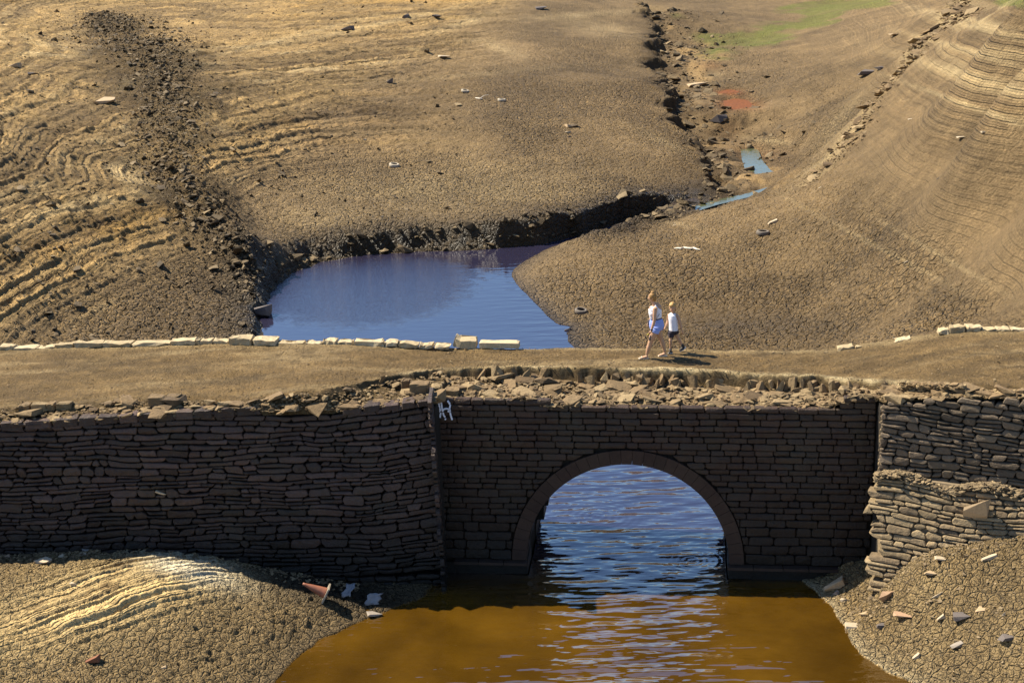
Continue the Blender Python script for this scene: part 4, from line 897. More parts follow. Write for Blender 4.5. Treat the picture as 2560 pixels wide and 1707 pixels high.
# --- scree on the left hillside
def along(line, t):
    P = np.array(line); L = np.linalg.norm(np.diff(P, axis=0), axis=1); c = np.concatenate([[0], np.cumsum(L)]); d = t*c[-1]; k = min(len(L)-1, int(np.searchsorted(c, d))-1 if d > 0 else 0)
    k = max(k, 0); f = (d-c[k])/L[k]; return P[k]*(1-f)+P[k+1]*f, (P[k+1]-P[k])/L[k]
cand = []
for i in range(17000):
    t = random.random()**.8; p, d = along(SCREE, 1-t); wv = float(np.interp(1-t, np.linspace(0, 1, len(SCREE_W)), SCREE_W)); off = random.gauss(0, .5)*wv
    q = p+np.array((-d[1], d[0]))*off+np.array(d)*random.gauss(0, 2.2)*(1.6 if 1-t < .25 else .4); sz = min(.30, random.paretovariate(2.6)*.045); cand.append((sz, q[0], q[1]))
for i in range(9000):   # grit over the hillside
    px = R(0, 1150); py = R(-5, 760); q = atz(px, py, lower(px, 5) if px < 700 else 3.5); sz = min(.35, random.paretovariate(2.6)*.035); cand.append((sz, q[0], q[1]))
cand = [c for c in cand if 35.8 < c[2] < 170]
xa = np.array([c[1] for c in cand]); ya = np.array([c[2] for c in cand]); za = zfar(xa, ya); pxa, pya = proj(np.stack([xa, ya, za], -1))
keep = [i for i in range(len(cand)) if za[i] > .05 and not (pxa[i] > 640 and pya[i] > 560 )]
vis = [(cand[i][0]/ya[i]*(1 if -10 < pxa[i] < 2570 and -10 < pya[i] < 800 else .001), i) for i in keep]; vis.sort(reverse=True)
items = []
for r_, (_, i) in enumerate(vis):
    sz = cand[i][0]; p = (xa[i], ya[i], za[i]+sz*.22); s3 = (sz*R(.6, 1.1), sz*R(1.1, 2.0), sz*R(.5, .9)); rt = (R(-.6, .3), R(-.4, .4), R(.1, .9))
    if r_ < 280: rock('scree_stone', p, s3, 'scree', ('large' if sz > .16 else 'small')+' angular rock '+('at the top of' if pya[i] < 150 else 'in the upper part of' if pya[i] < 300 else 'midway down' if pya[i] < 450 else 'in the lower part of' if pya[i] < 620 else 'at the foot of')+' the left hillside, '+('left of the dark scree' if pxa[i] < 280 else 'in the dark scree' if pxa[i] < 620 else 'right of the dark scree'), 'rock', 'loose rocks on the left hillside', rot=rt)
    else: items.append((p, s3, rt))
stuff_rocks('scree', items, 'scree', 'dark scree of flat broken stones running down the left hillside to the pool', 'scree')
# --- collapsed wall on the right ridge
items = []; n = 0
for i in range(1500):
    t = random.random(); p, d = along(RIDGE, t); off = random.gauss(-.45, .55)*(1.5 if .15 < t < .45 else .8); q = p+np.array((-d[1], d[0]))*-off*1.0
    sz = min(.5, random.paretovariate(2.2)*.07)*(1.2 if t < .5 else .8); z = float(zfar(q[0], q[1])); P = (q[0], q[1], z+sz*.25); s3 = (sz*R(.9, 1.6), sz*R(.9, 1.6), sz*R(.4, .8)); rt = (R(-.4, .4), R(-.4, .4), R(0, 6.28))
    if sz > .16 and n < 130: n += 1; rock('wall_stone', P, s3, 'loose', ('large' if sz > .25 else 'smaller')+' pale slab of the collapsed wall '+('at the top of' if t < .25 else 'in the upper part of' if t < .5 else 'in the lower part of' if t < .75 else 'at the foot of')+' the right ridge', 'stone', 'stones of the collapsed wall on the right ridge', rot=rt)
    else: items.append((P, s3, rt))
stuff_rocks('wall_rubble', items, 'loose', 'small stones of the collapsed wall along the right ridge', 'rubble')
# --- rocks in the stream gully and under the pool bank
items = []; n = 0; XS = []
for i in range(3000):
    if i % 8: 
        t = random.random(); p, d = along(SCARP, t); off = abs(random.gauss(0, 3.2))*(1 if t < .8 else .4); q = p+np.array((d[1], -d[0]))*-off
        sg_ = 1; q1 = p+np.array((-d[1], d[0]))*off; q = q1
    else:
        k = random.randrange(4, 16); a = np.array(shore_xy[k-1]); b = np.array(shore_xy[k]); q = a+(b-a)*random.random(); d = (b-a)/np.linalg.norm(b-a); q = q+np.array((-d[1], d[0]))*R(.0, .9)
    XS.append(q)
XS = np.array(XS); zs_ = zfar(XS[:, 0], XS[:, 1]); c_ = []
for q, z in zip(XS, zs_):
    if z < .03: continue
    sz = min(.5, random.paretovariate(2.0)*.055); c_.append((sz, q, z))
c_.sort(key=lambda a: -a[0])
for i, (sz, q, z) in enumerate(c_):
    P = (q[0], q[1], z+sz*.2); s3 = (sz*R(.9, 1.5), sz*R(.9, 1.5), sz*R(.5, 1.0)); rt = (R(-.5, .5), R(-.5, .5), R(0, 6.28))
    if i < 150: rock('bank_stone', P, s3, 'scree', ('large' if sz > .25 else 'smaller')+' dark rock '+('high in the stream gully near the green weed' if q[1] > 120 else 'in the stream gully beside the orange pools' if q[1] > 98 else 'in the stream gully by the small blue pools' if q[1] > 84 else 'where the gully meets the pool' if q[0] > 3 else 'on the far bank of the pool'), 'rock', 'rocks of the eroded stream gully', rot=rt)
    else: items.append((P, s3, rt))
stuff_rocks('gully_rubble', items, 'scree', 'broken dark stones lining the stream gully and the pool bank', 'rubble')
# --- single stones one can point to
def far_rock(px, py, w, mat, label, asp=(1, .7, .5), k=None, cat='stone'):
    P = hit_far(px, py); dd = float((P-CAM)@FW); s_ = w/LENS_F*dd/1.1
    return rock('stone', (P[0], P[1], P[2]+s_*asp[2]*.22), (s_*asp[0], s_*asp[1], s_*asp[2]), mat, label, cat, None, k, rot=(R(-.15, .15), R(-.15, .15), R(-.3, .3)))
for a in ((1110, 143, 26, 'white_stone', 'pale flat slab alone near the top of the central mud flat', (1, .9, .4), 2), (975, 207, 13, 'dark_stone', 'dark upright square stone on the upper left of the mud flat', (1, .6, 1.5), 0),
          (1430, 318, 28, 'tan_stone', 'pale humped stone alone on the right half of the mud flat', (1, .8, .55), 1), (1420, 332, 12, 'white_stone', 'small pale stone just below the humped stone on the mud flat', (1, .8, .7), 0), (1423, 343, 9, 'dark_stone', 'small dark stone below the humped stone on the mud flat', (1, .8, .7), 3),
          (1932, 557, 20, 'white_stone', 'pale cube-shaped stone just above a tyre on the right-hand mound', (1, .9, .9), 0), (2404, 345, 25, 'white_stone', 'long pale slab on the smooth right slope, larger of two near each other', (1, .6, .45), 2), (2461, 332, 14, 'white_stone', 'small pale stone up to the right of the long slab on the right slope', (1, .7, .6), 1),
          (2277, 299, 14, 'white_stone', 'small pale stone beside the ridge on the right slope', (1, .7, .5), 2), (1353, 24, 24, 'dark_stone', 'dark rock near the top edge above the mud flat', (1, .8, .6), 1), (2121, 341, 28, 'tan_stone', 'squared brown block at the lower end of the collapsed wall', (1, .8, .6), 0),
          (2237, 90, 32, 'tan_stone', 'broad flat slab at the upper end of the collapsed wall', (1, .8, .35), 2), (2165, 188, 36, 'dark_stone', 'dark tilted slab beside the collapsed wall halfway down', (1, .5, .7), 4), (2200, 174, 26, 'dark_stone', 'dark tilted slab just right of another on the collapsed wall', (1, .6, .6), 7),
          (262, 258, 46, 'tan_stone', 'large flat boulder at the left edge of the scree', (1, .8, .5), 4), (37, 168, 26, 'tan_stone', 'brown boulder near the left edge of the picture high on the hillside', (1, .8, .7), 0), (83, 187, 20, 'dark_stone', 'dark stone right of a brown boulder high at the left', (1, .8, .6), 1), (870, 75, 26, 'dark_stone', 'dark boulder on the sandy shelf at upper left of centre', (1, .8, .6), 0),
          (1012, 44, 20, 'dark_stone', 'dark stone on the bright bands above the mud flat', (1, .8, .6), 3), (1091, 43, 18, 'dark_stone', 'dark stone at the right end of the bright bands', (1, .8, .6), 4), (2345, 447, 9, 'dark_stone', 'tiny dark stone midway up the right mound', (1, .8, .7), 3), (1743, 214, 46, 'tan_stone', 'long low boulder beside the upper stream', (1, .8, .35), 5),
          (648, 782, 52, 'dark_stone', 'dark wet boulder at the water line on the left shore of the pool', (1, .9, .8), 0), (1796, 300, 40, 'dark_stone', 'dark boulder in the stream below the orange pools', (1, .9, .6), 3), (2050, 470, 8, 'white_stone', 'tiny pale stone on the crest of the right mound', (1, .8, .6), 3), (1686, 564, 10, 'white_stone', 'tiny pale stone on the far lip of the right mound', (1, .8, .5), 3),
          (2265, 656, 9, 'white_stone', 'small pale stone on the cracked slope above the right road', (1, .8, .8), 0), (1420, 826, 14, 'dark_stone', 'dark mud lump at the point where the pool meets the right mound', (1, .9, .8), 0), (910, 350, 10, 'white_stone', 'tiny white stone at the left of the mud flat', (1, .8, .5), 3), (953, 542, 10, 'white_stone', 'tiny white stone above the far bank of the pool', (1, .6, .5), 3)):
    far_rock(*a)
def near_rock(px, py, w, mat, label, asp, k, rot=None):
    P = hit_near(px, py); dd = float((P-CAM)@FW); s_ = w/LENS_F*dd/1.1
    return rock('stone', (P[0], P[1], P[2]+s_*asp[2]*.10), (s_*asp[0], s_*asp[1], s_*asp[2]), mat, label, 'stone', None, k, rot=rot or (R(-.2, .2), R(-.2, .2), R(-.4, .4)))
for a in ((2083, 1462, 46, 'tan_stone', 'tan wedge-shaped stone at the foot of the right wing wall by the dark corner', (1, .7, .95), 0), (2221, 1494, 42, 'pink_stone', 'pinkish slab leaning at the bottom corner of the battered wall', (1, .35, 1.3), 6, (.5, -.5, .1)), (2345, 1482, 24, 'white_stone', 'pale slab standing on edge on the right bank', (.8, .4, 1.3), 3, (.2, .5, .3)),
          (2326, 1434, 26, 'tan_stone', 'small brown stone below the battered wall', (1, .7, .6), 4), (2473, 1393, 36, 'white_stone', 'white rounded stone at the foot of the battered wall', (1, .7, .75), 0), (2357, 1397, 40, 'white_stone', 'thin pale stone lying along the foot of the battered wall', (1, .4, .3), 5), (2259, 1536, 44, 'pink_stone', 'flat pinkish slab lying on the right bank', (1, .8, .4), 2),
          (2351, 1543, 18, 'white_stone', 'small white cube-like stone left of a dark grey stone on the right bank', (1, .9, .9), 0), (2404, 1542, 36, 'dark_stone', 'dark grey angular stone in the middle of the right bank', (1, .8, .7), 1), (2517, 1596, 34, 'dark_stone', 'dark grey angular stone near the right edge of the picture', (1, .8, .7), 4), (2393, 1612, 28, 'grey_stone', 'grey-brown squarish stone low on the right bank', (1, .9, .8), 0),
          (2290, 1639, 18, 'white_stone', 'pale cube-like stone low on the right bank, nearest the water', (1, 1, .9), 3), (2129, 1565, 28, 'white_stone', 'pale stone lying at the water edge of the right bank', (1, .8, .6), 1), (2205, 1560, 22, 'dark_stone', 'dark oval pebble near the water edge of the right bank', (1, .8, .7), 9), (2508, 1536, 12, 'white_stone', 'small white stone near the right edge, above a dark grey one', (.8, .7, 1.2), 3),
          (2452, 1524, 26, 'tan_stone', 'cream-brown stone on the right bank, right of the dark grey stone', (1, .7, .5), 4), (2087, 1482, 18, 'grey_stone', 'small grey stone below the tan wedge at the dark corner', (1, .8, .8), 3), (2160, 1535, 26, 'tan_stone', 'narrow tilted brown stone between the wedge and the water', (1, .4, .5), 7), (2110, 1500, 20, 'white_stone', 'small pale stone at the water edge beneath the tan wedge', (1, .6, .5), 6),
          (233, 1648, 30, 'red_stone', 'rusty red angular stone on the cracked left bank', (1, .8, .9), 0), (80, 1368, 62, 'grey_stone', 'large squared fallen block at the foot of the left wall, leftmost', (1, .6, .65), 0), (168, 1370, 40, 'grey_stone', 'rounded fallen block at the foot of the left wall, second from left', (1, .7, .75), 3), (222, 1376, 50, 'grey_stone', 'long fallen block at the foot of the left wall, right of the rounded one', (1, .6, .45), 6),
          (108, 1404, 38, 'white_stone', 'pale wedge of stone lying in front of the fallen blocks at the left', (1, .7, .5), 4), (183, 1460, 20, 'white_stone', 'small pale stone on the sandy ridge of the left bank', (1, .5, .8), 6), (150, 1392, 18, 'white_stone', 'small pale lump on the left bank near the wall foot', (1, .7, .6), 3), (210, 1388, 24, 'white_stone', 'pale bluish lump on the left bank near the long fallen block', (1, .7, .6), 5), (14, 1392, 20, 'pink_stone', 'small pinkish stone at the left edge near the wall foot', (1, .7, .6), 3),
          (405, 1668, 20, 'tan_stone', 'small brown stone low on the left bank', (1, .7, .4), 3), (935, 1535, 34, 'grey_stone', 'grey slab half buried in the wet mud below the cone', (1, .7, .5), 5)):
    near_rock(*a)
P = onRW(2441, 1270, .45); rock('stone', (P[0], P[1], P[2]), (.42, .16, .74), 'tan_stone', 'tall flat slab leaning upright against the battered wall', 'stone', None, 0, (.35, .1, -.4))
P = onLW(403, 1229, .0)+LN*.03 if False else onLW(403, 1229)+LN*.05; rock('stone', tuple(P), (.22, .08, .12), 'white_stone', 'small pale slab sticking out of the middle of the left wall', 'stone', None, 5, (.1, .4, .1))
# gravel on the right bank and at the wall feet
items = []
for i in range(2600):
    px = R(2050, 2700); py = R(1400, 1750) if i % 2 else R(1390, 1470); P = atz(px, py, 1.0); items.append([P[0], P[1], R(.012, .035)*(1+.8*(random.random() < .1))])
A = np.array(items); zz_ = near_height(A[:, 0][None], A[:, 1][None], True)[0][0]; items = [((a[0], a[1], z+.005), (a[2]*R(1, 1.8), a[2]*R(1, 1.6), a[2]*R(.6, 1)), (R(-.4, .4), R(-.4, .4), R(0, 6.28))) for a, z in zip(A, zz_) if z > .04]
stuff_rocks('gravel', items, 'drystone', 'grit and pebbles on the cracked mud below the battered wall', 'gravel')
items = []
for i in range(1200):
    px = R(-20, 900); P = onLW(px, np.interp(px, [0, 430, 680, 900], [1385, 1390, 1425, 1465])); o_ = abs(random.gauss(0, .35)); items.append([P[0]+LN[0]*o_, P[1]+LN[1]*o_, R(.015, .05)])
A = np.array(items); zz_ = near_height(A[:, 0][None], A[:, 1][None], True)[0][0]; items = [((a[0], a[1], z+.01), (a[2]*R(1, 1.8), a[2]*R(1, 1.6), a[2]*R(.6, 1)), (R(-.4, .4), R(-.4, .4), R(0, 6.28))) for a, z in zip(A, zz_) if z > .04]
stuff_rocks('wall_foot_gravel', items, 'loose', 'small stones gathered along the shaded foot of the left wall', 'gravel')
# ------------------------------------------------------------------ tyres
M['tyre'] = plain('dusty_rubber', (.15, .125, .10), .85, .5, 20, .3)
M['tyre_pale'] = plain('mud_coated_rubber', (.42, .36, .27), .9, .5, 20, .2)
def tyre(px, py, w, mat, label, rot=(0, 0, 0), sink=.0):
    P = hit_far(px, py); dd = float((P-CAM)@FW); Rr = w/2/LENS_F*dd; t = empty('tyre', P+ZZ*(-sink), label, 'tyre', 'old tyres on the mud'); hw = Rr*.32
    prof = [(.62, -.75), (.60, -.95), (.78, -1.0), (.93, -.9), (.985, -.6), (1, 0), (.985, .6), (.93, .9), (.78, 1.0), (.60, .95), (.62, .75), (.70, .72), (.90, .5), (.92, 0), (.90, -.5), (.70, -.72)]
    n = 36; V = []; Fc = []; m_ = len(prof)
    for i in range(n):
        a = 2*math.pi*i/n
        for (r, z) in prof:
            r2 = r+(.015 if (i % 2 and .98 < r) else 0); V.append((P[0]+Rr*r2*math.cos(a), P[1]+Rr*r2*math.sin(a), P[2]+hw*(z+1)))
    for i in range(n):
        for k in range(m_): Fc.append((i*m_+k, ((i+1) % n)*m_+k, ((i+1) % n)*m_+(k+1) % m_, i*m_+(k+1) % m_))
    mobj('carcass', V, Fc, M[mat], t, True)
    V = []; Fc = []
    V = [(P[0]+Rr*.9*math.cos(2*math.pi*i/24), P[1]+Rr*.9*math.sin(2*math.pi*i/24), P[2]+hw*.35) for i in range(24)]; mobj('silt', V, [tuple(range(24))], M['silt'], t)
    t.rotation_euler = rot; return t
M['silt'] = plain('silt', (.20, .15, .095), .95, .4, 12, .2)
tyre(1452, 782, 32, 'tyre', 'dark tyre lying on the mud close behind the bridge, left of the walkers', (.12, .12, 0))
tyre(1907, 587, 33, 'tyre', 'dark tyre on the right mound just below a pale cube-shaped stone', (.0, .05, 0))
tyre(985, 417, 26, 'tyre_pale', 'pale mud-coated tyre on the cracked flat, leftmost of the tyres', (.1, .15, 0), .05)
tyre(1162, 231, 20, 'tyre_pale', 'pale half-buried tyre high on the flat, left one of a pair', (.1, .2, 0), .05)
tyre(1254, 254, 21, 'tyre_pale', 'pale half-buried tyre high on the flat, right one of a pair', (.0, .1, 0), .07)
# ------------------------------------------------------------------ driftwood
def tube(pts, rad, n=8, ref=(0, 0, 1), closed_caps=True):
    pts = [Vector(p) for p in pts]; V = []; Fc = []
    for i, p in enumerate(pts):
        d = (pts[min(i+1, len(pts)-1)]-pts[max(i-1, 0)]).normalized(); a = d.cross(Vector(ref)); a = a.normalized() if a.length > .05 else d.cross(Vector((0, 1, 0))).normalized(); b = a.cross(d)
        r = rad[i]; r = (r, r) if isinstance(r, (int, float)) else r
        for k in range(n): t = 2*math.pi*k/n; V.append(tuple(p+a*math.cos(t)*r[0]+b*math.sin(t)*r[1]))
    for i in range(len(pts)-1):
        for k in range(n): Fc.append((i*n+k, i*n+(k+1) % n, (i+1)*n+(k+1) % n, (i+1)*n+k))
    Fc.append(tuple(range(n))[::-1]); Fc.append(tuple((len(pts)-1)*n+k for k in range(n))); return V, Fc
M['driftwood'] = plain('driftwood', (.66, .58, .46), .8, .4, 20, .2)
P = [hit_far(1686+i*8.1, 624+[0, -1, 0, -2, -1, 0, -1, 2, 3][i])+ZZ*.05 for i in range(9)]
V, Fc = tube(P, [.02, .035, .04, .045, .04, .05, .045, .035, .015]); tag(mobj('branch', V, Fc, M['driftwood']), 'long thin bleached branch lying on the right mound', 'branch')
P = [hit_far(1188+i*6, 247+i)+ZZ*.05 for i in range(4)]; V, Fc = tube(P, [.02, .05, .05, .02]); o1 = MB(); o1.add(V, Fc); V, Fc = tube([P[1], P[1]+Vector((.2, .3, .18)), P[1]+Vector((.5, .4, .2))], [.03, .025, .01]) if False else tube([Vector(P[2]), Vector(P[2])+Vector((.25, .3, .15)), Vector(P[2])+Vector((.6, .35, .2))], [.03, .025, .01]); o1.add(V, Fc)
o1 = o1.build('driftwood', M['driftwood']); tag(o1, 'short bleached forked driftwood between the two high tyres', 'driftwood')
# ------------------------------------------------------------------ traffic cone and litter
M['cone'] = plain('faded_orange_plastic', (.27, .10, .055), .6, .3, 9, .3); M['conebase'] = plain('dirty_plastic', (.36, .30, .22), .7, .3, 9, .3)
tip = hit_near(757, 1468); bs = hit_near(815, 1502); base_c = np.array(bs)+ZZ*.20; tipc = np.array(tip); tipc = base_c+(atplane(757, 1458, base_c, np.array([0, 1., 0]))-base_c)*1.0
cone = empty('traffic_cone', bs, 'faded orange traffic cone tipped on its side at the shadow edge by the left wall', 'traffic cone')
axd = (tipc-base_c); Lc = np.linalg.norm(axd); axd /= Lc
pr = [(0, .135), (.04, .13), (.3, .105), (.62, .07), (.9, .035), (1, .026)]
V, Fc = tube([base_c+axd*Lc*t for t, r in pr], [r for t, r in pr], 20); mobj('cone_body', V, Fc, M['cone'], cone, True)
s1 = np.cross(axd, ZZ); s1 /= np.linalg.norm(s1); s2 = np.cross(axd, s1)
mb = MB(); q1 = (s1+s2)/1.414; q2 = (s1-s2)/1.414; mb.box(base_c-axd*.015, s1*.17, s2*.19, axd*.018); o = mb.build('cone_base', M['conebase'], cone)
M['sheet'] = plain('grey_plastic_sheet', (.19, .20, .22), .6, .8, 8, .35)
def crumple(px, py, w, h, label, seed):
    P = hit_near(px, py); n = 7; V = []; Fc = []
    for j in range(n):
        for i in range(n):
            x = (i/(n-1)-.5)*w; y = (j/(n-1)-.5)*h; z = .03+.05*float(fbm(np.array([x*9.]), np.array([y*9.]), seed, 3)[0])+.25*(j/(n-1)); x += .10*w*math.sin(j*1.9+seed)+.12*w*float(fbm(np.array([i*.7]), np.array([j*.7]), seed+3, 2)[0]); y += .14*h*math.sin(i*1.6+seed*2); V.append((P[0]+x+y*.6, P[1]+y*.8, P[2]+z))
    for j in range(n-1):
        for i in range(n-1): Fc.append((j*n+i, j*n+i+1, (j+1)*n+i+1, (j+1)*n+i))
    o = mobj('plastic_sheet', V, Fc, M['sheet'], None, True); md = o.modifiers.new('s', 'SOLIDIFY'); md.thickness = .008
    return tag(o, label, 'plastic sheet')
crumple(872, 1490, .26, .26, 'crumpled pale plastic sheet lying in the shade right of the cone', 1)
crumple(935, 1512, .30, .13, 'torn grey plastic strip in the shade, farther right of the cone', 2)
# ------------------------------------------------------------------ stream pools
def flat_pool(name, px_pts, z, mat):
    V = [atz(a, b, z) for a, b in px_pts]; return tag(mobj(name, V, [tuple(range(len(V)))], M[mat]), kind='structure')

M['rust_water'] = plain('iron_water', (.17, .062, .02), .6, .4, 5, .7, spec=.08)
for pts, pz, nm, mt in POOLS:
    V = np.array([atz(a, b, pz) for a, b in pts]); c = V.mean(0); V = c+(V-c)*1.12; V[:, 2] = pz
    tag(mobj(nm, V, [tuple(range(len(V)))], M[mt]), kind='structure')
# ledge of earth and grit on the battered wall, under the dark wing wall
items = []
for i in range(1500):
    s_ = R(-.05, 4.6); o_ = random.random()**1.3; sz = R(.02, .07)*(1.6 if random.random() < .08 else 1)
    z = zlow-.02+R(-.03, .05)-.35*max(0, o_-.75)+.10*math.sin(s_*3.1); P = RW0+RS*s_+RN*(.02+.28*o_)+ZZ*z
    items.append((P, (sz*R(1, 1.8), sz*R(1, 1.6), sz*R(.6, 1)), (R(-.4, .4), R(-.4, .4), R(0, 6.28))))
stuff_rocks('ledge_rubble', items, 'drystone', 'small stones and grit slumped on the ledge between the two right walls', 'rubble')
# ------------------------------------------------------------------ people
def ring_tube(pts, rad, n=12, flat=None):
    return tube(pts, rad, n)
def blob(c, r, n=10, rot=None):
    V = []; Fc = []; c = Vector(c)
    for i in range(n+1):
        th = math.pi*i/n
        for k in range(n*2):
            ph = math.pi*k/n; v = Vector((r[0]*math.sin(th)*math.cos(ph), r[1]*math.sin(th)*math.sin(ph), r[2]*math.cos(th)))
            if rot: v = Matrix.Rotation(rot, 3, 'Z') @ v
            V.append(tuple(c+v))
    m_ = n*2
    for i in range(n):
        for k in range(m_): Fc.append((i*m_+k, (i+1)*m_+k, (i+1)*m_+(k+1) % m_, i*m_+(k+1) % m_))
    return V, Fc
def fused(name, pieces, m, parent, voxel, it=3, xf=None, smooth=True):
    mb = MB()
    for V, Fc in pieces: mb.add(V, Fc)
    me = bpy.data.meshes.new('tmp'); me.from_pydata(mb.V, [], mb.F); o = bpy.data.objects.new('tmp', me); COL.objects.link(o)
    r = o.modifiers.new('r', 'REMESH'); r.mode = 'VOXEL'; r.voxel_size = voxel
    sm_ = o.modifiers.new('s', 'SMOOTH'); sm_.iterations = it; sm_.factor = .5
    dg = bpy.context.evaluated_depsgraph_get(); me2 = bpy.data.meshes.new_from_object(o.evaluated_get(dg)); bpy.data.objects.remove(o)
    me2.materials.clear(); me2.materials.append(m); me2.polygons.foreach_set('use_smooth', [True]*len(me2.polygons))
    ob = bpy.data.objects.new(name, me2); COL.objects.link(ob); ob.parent = parent; me2.name = name; return ob
def part(name, pieces, m, parent, smooth=True):
    mb = MB()
    for V, Fc in pieces: mb.add(V, Fc)
    o = mobj(name, mb.V, mb.F, m, None, smooth, False); o.parent = parent; return o
M['skin'] = plain('skin', (.50, .29, .17), .5, .1, 20, .08); M['skin'].node_tree.nodes['Principled BSDF'].inputs['Subsurface Weight'].default_value = .05
M['hair_fair'] = plain('fair_hair', (.30, .16, .045), .5, .8, 60, .35); M['hair_blond'] = plain('blond_hair', (.48, .28, .09), .5, .8, 60, .35)
M['white_cloth'] = plain('white_cotton', (.80, .78, .82), .85, .4, 22, .05); M['blue_denim'] = plain('pale_blue_denim', (.28, .36, .72), .85, .5, 30, .1)
M['black_cloth'] = plain('black_cloth', (.035, .028, .04), .85, .4, 30, .2); M['sandal'] = plain('cream_sandal', (.68, .58, .44), .7, .2, 20, .1)
M['shoe'] = plain('black_shoe', (.03, .026, .025), .6, .3, 30, .1); M['sole'] = plain('white_sole', (.75, .72, .68), .7); M['ink'] = plain('tattoo_ink', (.06, .045, .05), .6)
M['yellow'] = plain('yellow_plastic', (.75, .6, .08), .5); M['eye'] = plain('eye', (.03, .02, .02), .3); M['lip'] = plain('lip', (.42, .14, .10), .5)
def conv(px0, py0):
    def f(x, y, d=0): return Vector(((x-px0)/743., d, (py0-y)/712.))
    return f
def hand(w, d, up, sc, curl=.5, thumb=1):
    """palm and five fingers from wrist w, pointing along d; up = back-of-hand normal"""
    w = Vector(w); d = Vector(d).normalized(); up = Vector(up); side = d.cross(up).normalized(); up = side.cross(d).normalized(); out = []
    out.append(tube([w, w+d*.03*sc, w+d*.075*sc], [(.024*sc, .017*sc), (.036*sc, .016*sc), (.036*sc, .013*sc)], 10))
    for k, (o_, L) in enumerate(((-.027, .062), (-.009, .075), (.009, .07), (.026, .055))):
        b = w+d*.07*sc+side*o_*sc; p1 = b+(d-up*.25*curl)*L*.45*sc; p2 = p1+(d-up*.9*curl)*L*.35*sc; p3 = p2+(d*.6-up*1.2*curl)*L*.22*sc
        out.append(tube([b-d*.02*sc, b, p1, p2, p3], [.0085*sc, .009*sc, .0082*sc, .0075*sc, .0055*sc], 7))
    b = w+d*.025*sc+side*thumb*.028*sc; p1 = b+(d*.7+side*thumb*.7-up*.2)*.035*sc; p2 = p1+(d*.9+side*thumb*.2-up*.3)*.028*sc
    out.append(tube([w+d*.01*sc, b, p1, p2], [.012*sc, .011*sc, .0095*sc, .007*sc], 7)); return out
def place_person(px, py, label, name='person'):
    zg = 4.7
    for _ in range(10):
        q = uvz(atz(px, py, zg)); zg = zroad(q[0], q[1])
    P = atz(px, py, zg); return empty(name, P+ZZ*.015, label, 'person')
# woman: walks to the left, seen from her left side, head turned away to the left and far side
f = conv(600, 1372)
W = place_person(1640, 894.5, 'woman with hair bun, white top and pale blue shorts walking left on the road')
nd, fd = -.09, .09     # near side / far side depth
hipN, hipF = f(590, 830, nd*.9), f(615, 830, fd*.9)
body = []
body.append(tube([f(600, 870), f(606, 810), f(600, 740), f(594, 660), f(585, 580), f(585, 500), f(588, 440), f(580, 405), f(560, 385)], [(.12, .135), (.135, .165), (.13, .17), (.095, .135), (.10, .14), (.105, .16), (.085, .16), (.05, .10), (.045, .05)], 16, (1, 0, 0)))
body.append(tube([f(570, 405), f(555, 370), f(540, 335), f(533, 300)], [.055, .047, .046, .05], 12))
body.append(blob(f(525, 265, .005), (.088, .075, .11), 12)); body.append(blob(f(495, 295, .02), (.045, .045, .055), 8)); body.append(blob(f(470, 285, .035), (.018, .012, .022), 6))
kn, an = f(497, 1055, nd), f(425, 1300, nd); kf, af = f(700, 1060, fd), f(772, 1295, fd)
body.append(tube([hipN, f(548, 930, nd), f(515, 1010, nd), kn, f(480, 1110, nd), f(462, 1170, nd), f(436, 1250, nd), an], [.105, .095, .078, .062, .06, .062, .044, .036], 14))
body.append(tube([hipF, f(648, 930, fd), f(680, 1010, fd), kf, f(722, 1110, fd), f(738, 1165, fd), f(760, 1240, fd), af], [.105, .095, .075, .06, .06, .058, .042, .036], 14))
body.append(tube([f(440, 1318, nd), f(420, 1335, nd), f(370, 1345, nd), f(310, 1354, nd), f(280, 1358, nd)], [(.034, .035), (.04, .036), (.045, .028), (.05, .018), (.03, .012)], 10, (0, 0, 1)))
body.append(tube([f(785, 1310, fd), f(765, 1328, fd), f(720, 1340, fd), f(665, 1352, fd), f(645, 1356, fd)], [(.034, .035), (.038, .034), (.042, .028), (.046, .018), (.03, .012)], 10, (0, 0, 1)))
shN = f(572, 445, -.175); elN = f(556, 640, -.22); wrN = f(502, 815, -.24)
body.append(tube([f(582, 450, -.12), shN, f(562, 540, -.2), elN, f(535, 720, -.235), wrN], [.055, .056, .047, .040, .038, .026], 12)); body += hand(wrN, f(460, 880, -.25)-wrN, (0, -1, .2), .95, .7, -1)
shF = f(590, 445, .175); elF = f(548, 600, .22); wrF = f(478, 745, .18)
body.append(tube([f(590, 450, .12), shF, f(570, 530, .21), elF, f(512, 680, .2), wrF], [.05, .05, .044, .038, .034, .026], 12)); body += hand(wrF, (-.3, -.1, -1), (0, 1, 0), .95, .8, 1)
wb = fused('body', body, M['skin'], W, .0085, 3)
top = [tube([f(597, 652), f(588, 600), f(582, 545), f(582, 490), f(588, 445), f(586, 425)], [(.108, .148), (.114, .155), (.125, .165), (.118, .165), (.09, .135), (.07, .10)], 18, (1, 0, 0)), blob(f(515, 560, -.06), (.06, .07, .06), 8), blob(f(515, 560, .07), (.06, .07, .06), 8)]
for s_ in (-1, 1): top.append(tube([f(575, 470, s_*.10), f(578, 425, s_*.105), f(585, 402, s_*.10), f(605, 430, s_*.105), f(618, 480, s_*.10)], [.03, .028, .026, .028, .03], 8))
fused('tank_top', top, M['white_cloth'], W, .010, 2)
